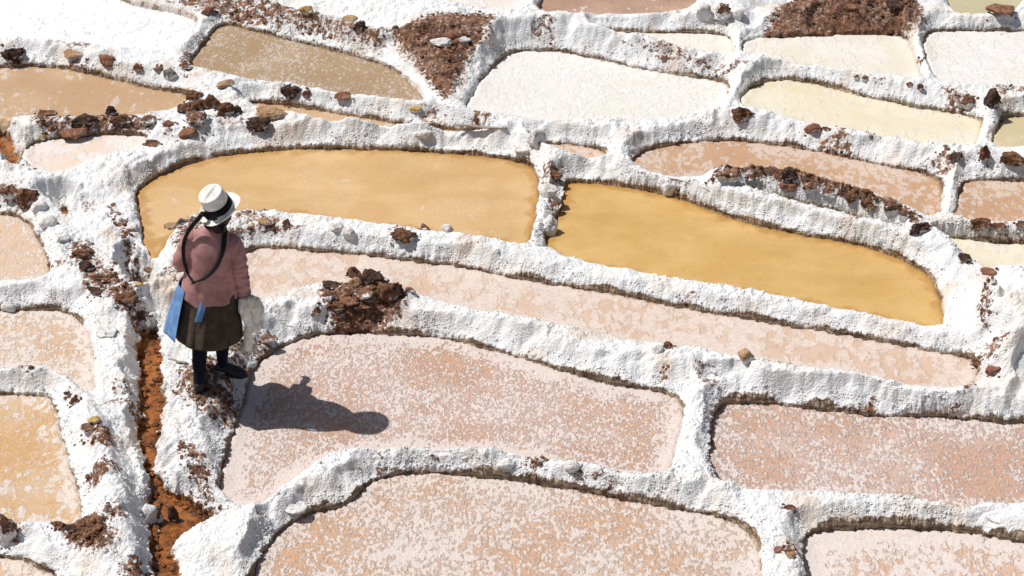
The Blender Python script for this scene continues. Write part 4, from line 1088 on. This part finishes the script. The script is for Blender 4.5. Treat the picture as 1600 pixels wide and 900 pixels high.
# ray helpers onto the clothes
dgp = bpy.context.evaluated_depsgraph_get()
def bvh(me):
    return BVHTree.FromPolygons([v.co.copy() for v in me.vertices], [tuple(p.vertices) for p in me.polygons])
BJ, BS = bvh(jack), bvh(sk.mesh('t'))
def onto(px, py, tree, off, fallback_y=-.06):
    dx, dy, dz = ray(px, py); o = MI @ Vector((0, 0, HC)); d = ((MI @ Vector((float(dx), float(dy), HC+float(dz)))) - o).normalized()
    h = tree.ray_cast(o, d)
    if h[0] is None:
        t = (fallback_y-o.y)/d.y; return o+d*t
    return h[0]-d*off
tie = [onto(p[0], p[1], BS, .012) for p in ((319, 462), (317, 475), (313, 490), (309, 503))]
tm = MB().add(tube_np(spline(tie, 12), [(.026, .003)]*12, 10)); a0 = tm
# make ribbon wide in x: build as an explicit strip
V_ = []; F_ = []
sp = spline(tie, 12)
for i, p in enumerate(sp):
    w_ = .026 if i < 11 else .022
    for (ox, oy) in ((-w_, 0), (-w_*.3, -.005), (w_*.3, .001), (w_, -.003)): V_.append((p[0]+ox, p[1]+oy, p[2]))
    for (ox, oy) in ((w_, .004), (-w_, .004)): V_.append((p[0]+ox, p[1]+oy, p[2]))
for i in range(11):
    for k in range(6): F_.append((i*6+k, (i+1)*6+k, (i+1)*6+(k+1) % 6, i*6+(k+1) % 6))
F_.append(tuple(66+k for k in range(6)))
tm = MB(); tm.v = V_; tm.f = F_; link('apron_tie', tm.mesh('tie', False), M_BLUE, person)
# socks and shoes
def shoe(c, ang, z):
    m = MB(); SC = 1.04
    prof = [(-.045, .030, .026, .040), (-.03, .034, .034, .046), (.0, .037, .037, .052), (.05, .041, .036, .046), (.10, .046, .030, .036), (.145, .044, .024, .028), (.175, .034, .017, .022), (.190, .018, .010, .016)]
    seg = 20; V_ = []; F_ = []
    for (s, hw, hh, zc) in prof:
        for k in range(seg):
            a = 2*math.pi*k/seg; xx = hw*math.cos(a); zz = zc-.006+hh*math.sin(a); zz = max(zz, .004)
            V_.append((s, xx, zz))
    for i in range(len(prof)-1):
        for k in range(seg): F_.append((i*seg+k, i*seg+(k+1) % seg, (i+1)*seg+(k+1) % seg, (i+1)*seg+k))
    F_.append(tuple(range(seg))[::-1]); F_.append(tuple((len(prof)-1)*seg+k for k in range(seg)))
    c_, s_ = math.cos(ang), math.sin(ang)
    V_ = [(c[0]+SC*(v[0]*c_-v[1]*s_), c[1]+SC*(v[0]*s_+v[1]*c_), z+v[2]*1.2) for v in V_]
    m.v = V_; m.f = F_; sh = link('shoe', m.mesh('shoe'), M_SHOE, person)
    so = MB(); V_ = []; out = [(-.055, 0), (-.045, .03), (0, .038), (.06, .043), (.12, .046), (.165, .038), (.197, .0), (.165, -.036), (.12, -.044), (.06, -.038), (0, -.036), (-.045, -.03)]
    for zz in (-.008, .012):
        for (u, v) in out: V_.append((c[0]+SC*(u*c_-v*s_), c[1]+SC*(u*s_+v*c_), z+zz))
    n = len(out); F_ = [tuple(range(n))[::-1], tuple(range(n, 2*n))]+[(k, (k+1) % n, n+(k+1) % n, n+k) for k in range(n)]
    so.v = V_; so.f = F_; link('sole', so.mesh('sole', False), M_SHOE, sh)
shoe((LF[0]+.003, LF[1]-.01), R(97), lz); shoe((.050, .125), R(-8), rz)
def sock(pts, rad):
    n = 20; sp = spline(pts, n); m = MB().add(tube_np(sp, np.interp(np.linspace(0, len(rad)-1, n), range(len(rad)), rad), 20)); link('sock', m.mesh('sock'), M_NAVY, person)
sock([(-.085, -.03, .47), (-.083, -.12, .27+lz*.5), (-.082, -.165, .10+lz), (-.082, -.16, .055+lz)], [.062, .055, .038, .038])
sock([(.070, .06, .47), (.062, .09, .29+rz*.5), (.055, .125, .12+rz), (.062, .125, .06+rz)], [.062, .056, .040, .040])
# braids
def braid(pts, r0, r1, name='braid'):
    P = spline(pts, 160); T = np.gradient(P, axis=0); T /= np.linalg.norm(T, axis=1)[:, None]
    L = np.concatenate([[0], np.cumsum(np.linalg.norm(np.diff(P, axis=0), axis=1))])
    m = MB(); vd = np.array([0, -.81, .58])
    sv = np.cross(T, vd); sv /= np.linalg.norm(sv, axis=1)[:, None]; nv = np.cross(sv, T)
    r = r0+(r1-r0)*(L/L[-1])**1.3
    for k in range(3):
        ph = L/.055*2*math.pi+k*2*math.pi/3
        Q = P+sv*(np.sin(ph)*r)[:, None]*.72+nv*(np.sin(2*ph)*r)[:, None]*.42
        m.add(tube_np(Q, r*.50, 7))
    return link(name, m.mesh(name), M_HAIR, person)
braid([HD+Vector((-.05, -.05, -.02))]+[onto(x_, y_, BJ, .012, -.075) for x_, y_ in ((318, 334), (309, 343), (300, 353), (294, 362), (288, 376), (286, 392), (288, 410), (293, 426), (300, 438), (304, 442))], .0175, .0075)
braid([HD+Vector((.03, -.08, -.03)), HD+Vector((.03, -.10, -.07))]+[onto(x_, y_, BJ, .014, -.09) for x_, y_ in ((351, 358), (351, 372), (349, 388), (345, 402), (338, 417), (328, 429), (316, 437), (303, 441))], .019, .0065)
kn = onto(302, 441, BJ, .012); km = MB().add(sph(kn, (.014, .010, .014), 2)); km.add(tube_np([kn, kn+Vector((-.014, -.004, -.02))], [.006, .003], 8)); link('braid_knot', km.mesh('knot'), M_HAIR, person)
# hat
ax = Vector((-.40, -.26, .88)).normalized(); q = ax.to_track_quat('Z', 'Y').to_matrix().to_4x4()
hb = Vector((.066, .003, 1.503))
def lathe(prof, seg=64, mod=None):
    V_ = []; F_ = []
    for (r, z) in prof:
        for k in range(seg):
            a = 2*math.pi*k/seg; x_, y_, z_ = r*math.cos(a), r*math.sin(a), z
            if mod: x_, y_, z_ = mod(x_, y_, z_, r, a)
            V_.append((x_, y_, z_))
    for i in range(len(prof)-1):
        for k in range(seg): F_.append((i*seg+k, i*seg+(k+1) % seg, (i+1)*seg+(k+1) % seg, (i+1)*seg+k))
    return V_, F_
def brimmod(x_, y_, z_, r, a):
    t = max(0, (r-.100)/.06)
    return x_*(1+.02*math.cos(2*a)), y_*(1+.05*t), z_ + t*t*(.022*math.cos(2*(a-.2))) + t*.004*math.sin(3*a+1)
hm = MB(); hm.add(lathe([(.0005, .166), (.03, .166), (.06, .167), (.082, .168), (.090, .165), (.092, .158), (.094, .12), (.098, .05), (.102, .006), (.108, .0), (.125, -.004), (.138, -.004), (.150, .002), (.154, .006), (.153, .002), (.138, -.009), (.12, -.010), (.100, -.008), (.094, .01), (.088, .146), (.0005, .156)], 72, brimmod))
hme = hm.mesh('hat'); hme.transform(q); hme.transform(Matrix.Translation(hb)); hat = link('hat', hme, M_HAT, person)
bm_ = MB().add(lathe([(.1015, .018), (.1050, .018), (.1035, .045), (.1010, .074), (.0965, .074)], 72, lambda x_, y_, z_, r, a: (x_*(1+.02*math.cos(2*a)), y_, z_)))
bme = bm_.mesh('band'); bme.transform(q); bme.transform(Matrix.Translation(hb)); link('hat_band', bme, M_BAND, hat)
for off in (-.006, .008):      # the two seams over the crown top
    sm_ = MB(); qq = Matrix.Rotation(R(38), 4, 'Z')
    pts = [qq@Vector((off+.012*math.sin(t*2.2), (.082*t), .1690)) for t in np.linspace(-1, 1, 14)]
    sm_.add(tube_np(pts, [.0014]*14, 6)); me_ = sm_.mesh('seam'); me_.transform(q); me_.transform(Matrix.Translation(hb)); link('hat_seam', me_, M_LINE, hat)
# ------------------------------------------------------------------ cloth bundle in her hand
def cam_pt(px, py, yl):
    dx, dy, dz = ray(px, py); t = (G.y+yl*S)/dy; return MI @ Vector((float(dx*t), float(dy*t), float(HC+dz*t)))
bag = bpy.data.objects.new('cloth_bag', None); C.objects.link(bag); hand_p = Vector((.235, .0, .70)); bag.location = MP @ hand_p; bag.rotation_euler = (0, LEAN, 0); bag.scale = (S, S, S)
tag(bag, 'crumpled cream cotton bag with a frayed end held in the right hand of the woman', 'bag')
bm2 = MB()
cp_ = lambda px, py, yl: cam_pt(px, py, yl)-hand_p
def strip(L, R_): bm2.add(tube_np(spline(L, 12), np.interp(np.linspace(0, len(R_)-1, 12), range(len(R_)), R_), 12))
strip([cp_(379, 462, .0), cp_(388, 466, -.02), cp_(398, 474, -.03), cp_(403, 488, -.02), cp_(398, 500, -.03)], [.018, .030, .038, .038, .022])
strip([cp_(381, 468, -.04), cp_(381, 480, -.06), cp_(386, 494, -.06), cp_(391, 506, -.05)], [.022, .029, .030, .018])
strip([cp_(390, 498, -.03), cp_(399, 508, -.03), cp_(406, 514, -.02)], [.026, .034, .018])
strip([cp_(392, 505, -.03), cp_(388, 520, -.03), cp_(388, 532, -.03), cp_(386, 542, -.03)], [.03, .020, .028, .034])
bgm = remesh(bm2, 'bag', .006, 3); a, n = get(bgm)
f = .014*(1-2.6*np.abs(n3(a*np.array([1, 1, .6]), 9, 4)))+.008*(1-2.6*np.abs(n3(a*np.array([1, 1, .45]), 24, 9)))
a = a+n*f[:, None]; put(bgm, a); link('cloth', bgm, M_BAG, bag)
fr = MB(); r_ = random.Random(4)
for k in range(70):
    s0 = cp_(r_.uniform(375, 399), r_.uniform(535, 545), -.03+r_.uniform(-.03, .03)); d = Vector((r_.gauss(-.1, .5), r_.gauss(0, .25), -1)).normalized()*r_.uniform(.03, .09)
    fr.add(tube_np([s0, s0+d*.5+Vector((r_.gauss(0, .008), 0, 0)), s0+d], [.0028, .0022, .0012], 5))
link('frayed_fringe', fr.mesh('fringe'), M_BAG, bag)
# ------------------------------------------------------------------ sticks
def mat_wood():
    s = NT('weathered_wood'); P = s.pos((3, 60, 60), obj=True); n = s.noise(P, 2, 4)
    return s.out(s.mix(n, (.22, .17, .13), (.48, .42, .36)), .85, s.bump(n, .003, .6), .2)
M_WOOD = mat_wood()
def stick(p0, p1, r, label, name='plank', bend=0, flat=.5, lift=.01):
    A, B = hit(*p0), hit(*p1); A.z = max(A.z, B.z)+lift; B.z = A.z
    mid = (A+B)/2; n = 12; P = [A.lerp(B, t)-mid+Vector((0, bend*math.sin(t*math.pi), .004*math.sin(9*t))) for t in np.linspace(0, 1, n)]
    m = MB().add(tube_np(P, [(r*(1+.1*math.sin(i*2.1)), r*flat) for i in range(n)], 8)); o = link(name, m.mesh(name), M_WOOD); o.location = mid
    tag(o, label, name)
stick((712, 209), (792, 203), .016, 'weathered grey plank lying on the bank below the large pale pond', 'plank')
stick((1046, 286), (1108, 301), .004, 'thin bent twig on the long bank beside the white salt knob', 'twig', .03, 1)
stick((266, 582), (292, 570), .010, 'short splintered stick on the path left of the feet of the woman', 'stick')
stick((1540, 812), (1560, 822), .0025, 'short straw on the white bank at the lower right edge', 'straw', 0, 1)
stick((436, 505), (452, 512), .003, 'tiny twig on the bank right of the bag', 'twig', .01, 1)
print('done', time.time()-T0, 'tris', sum(sum(len(p.vertices)-2 for p in []) for o in []))
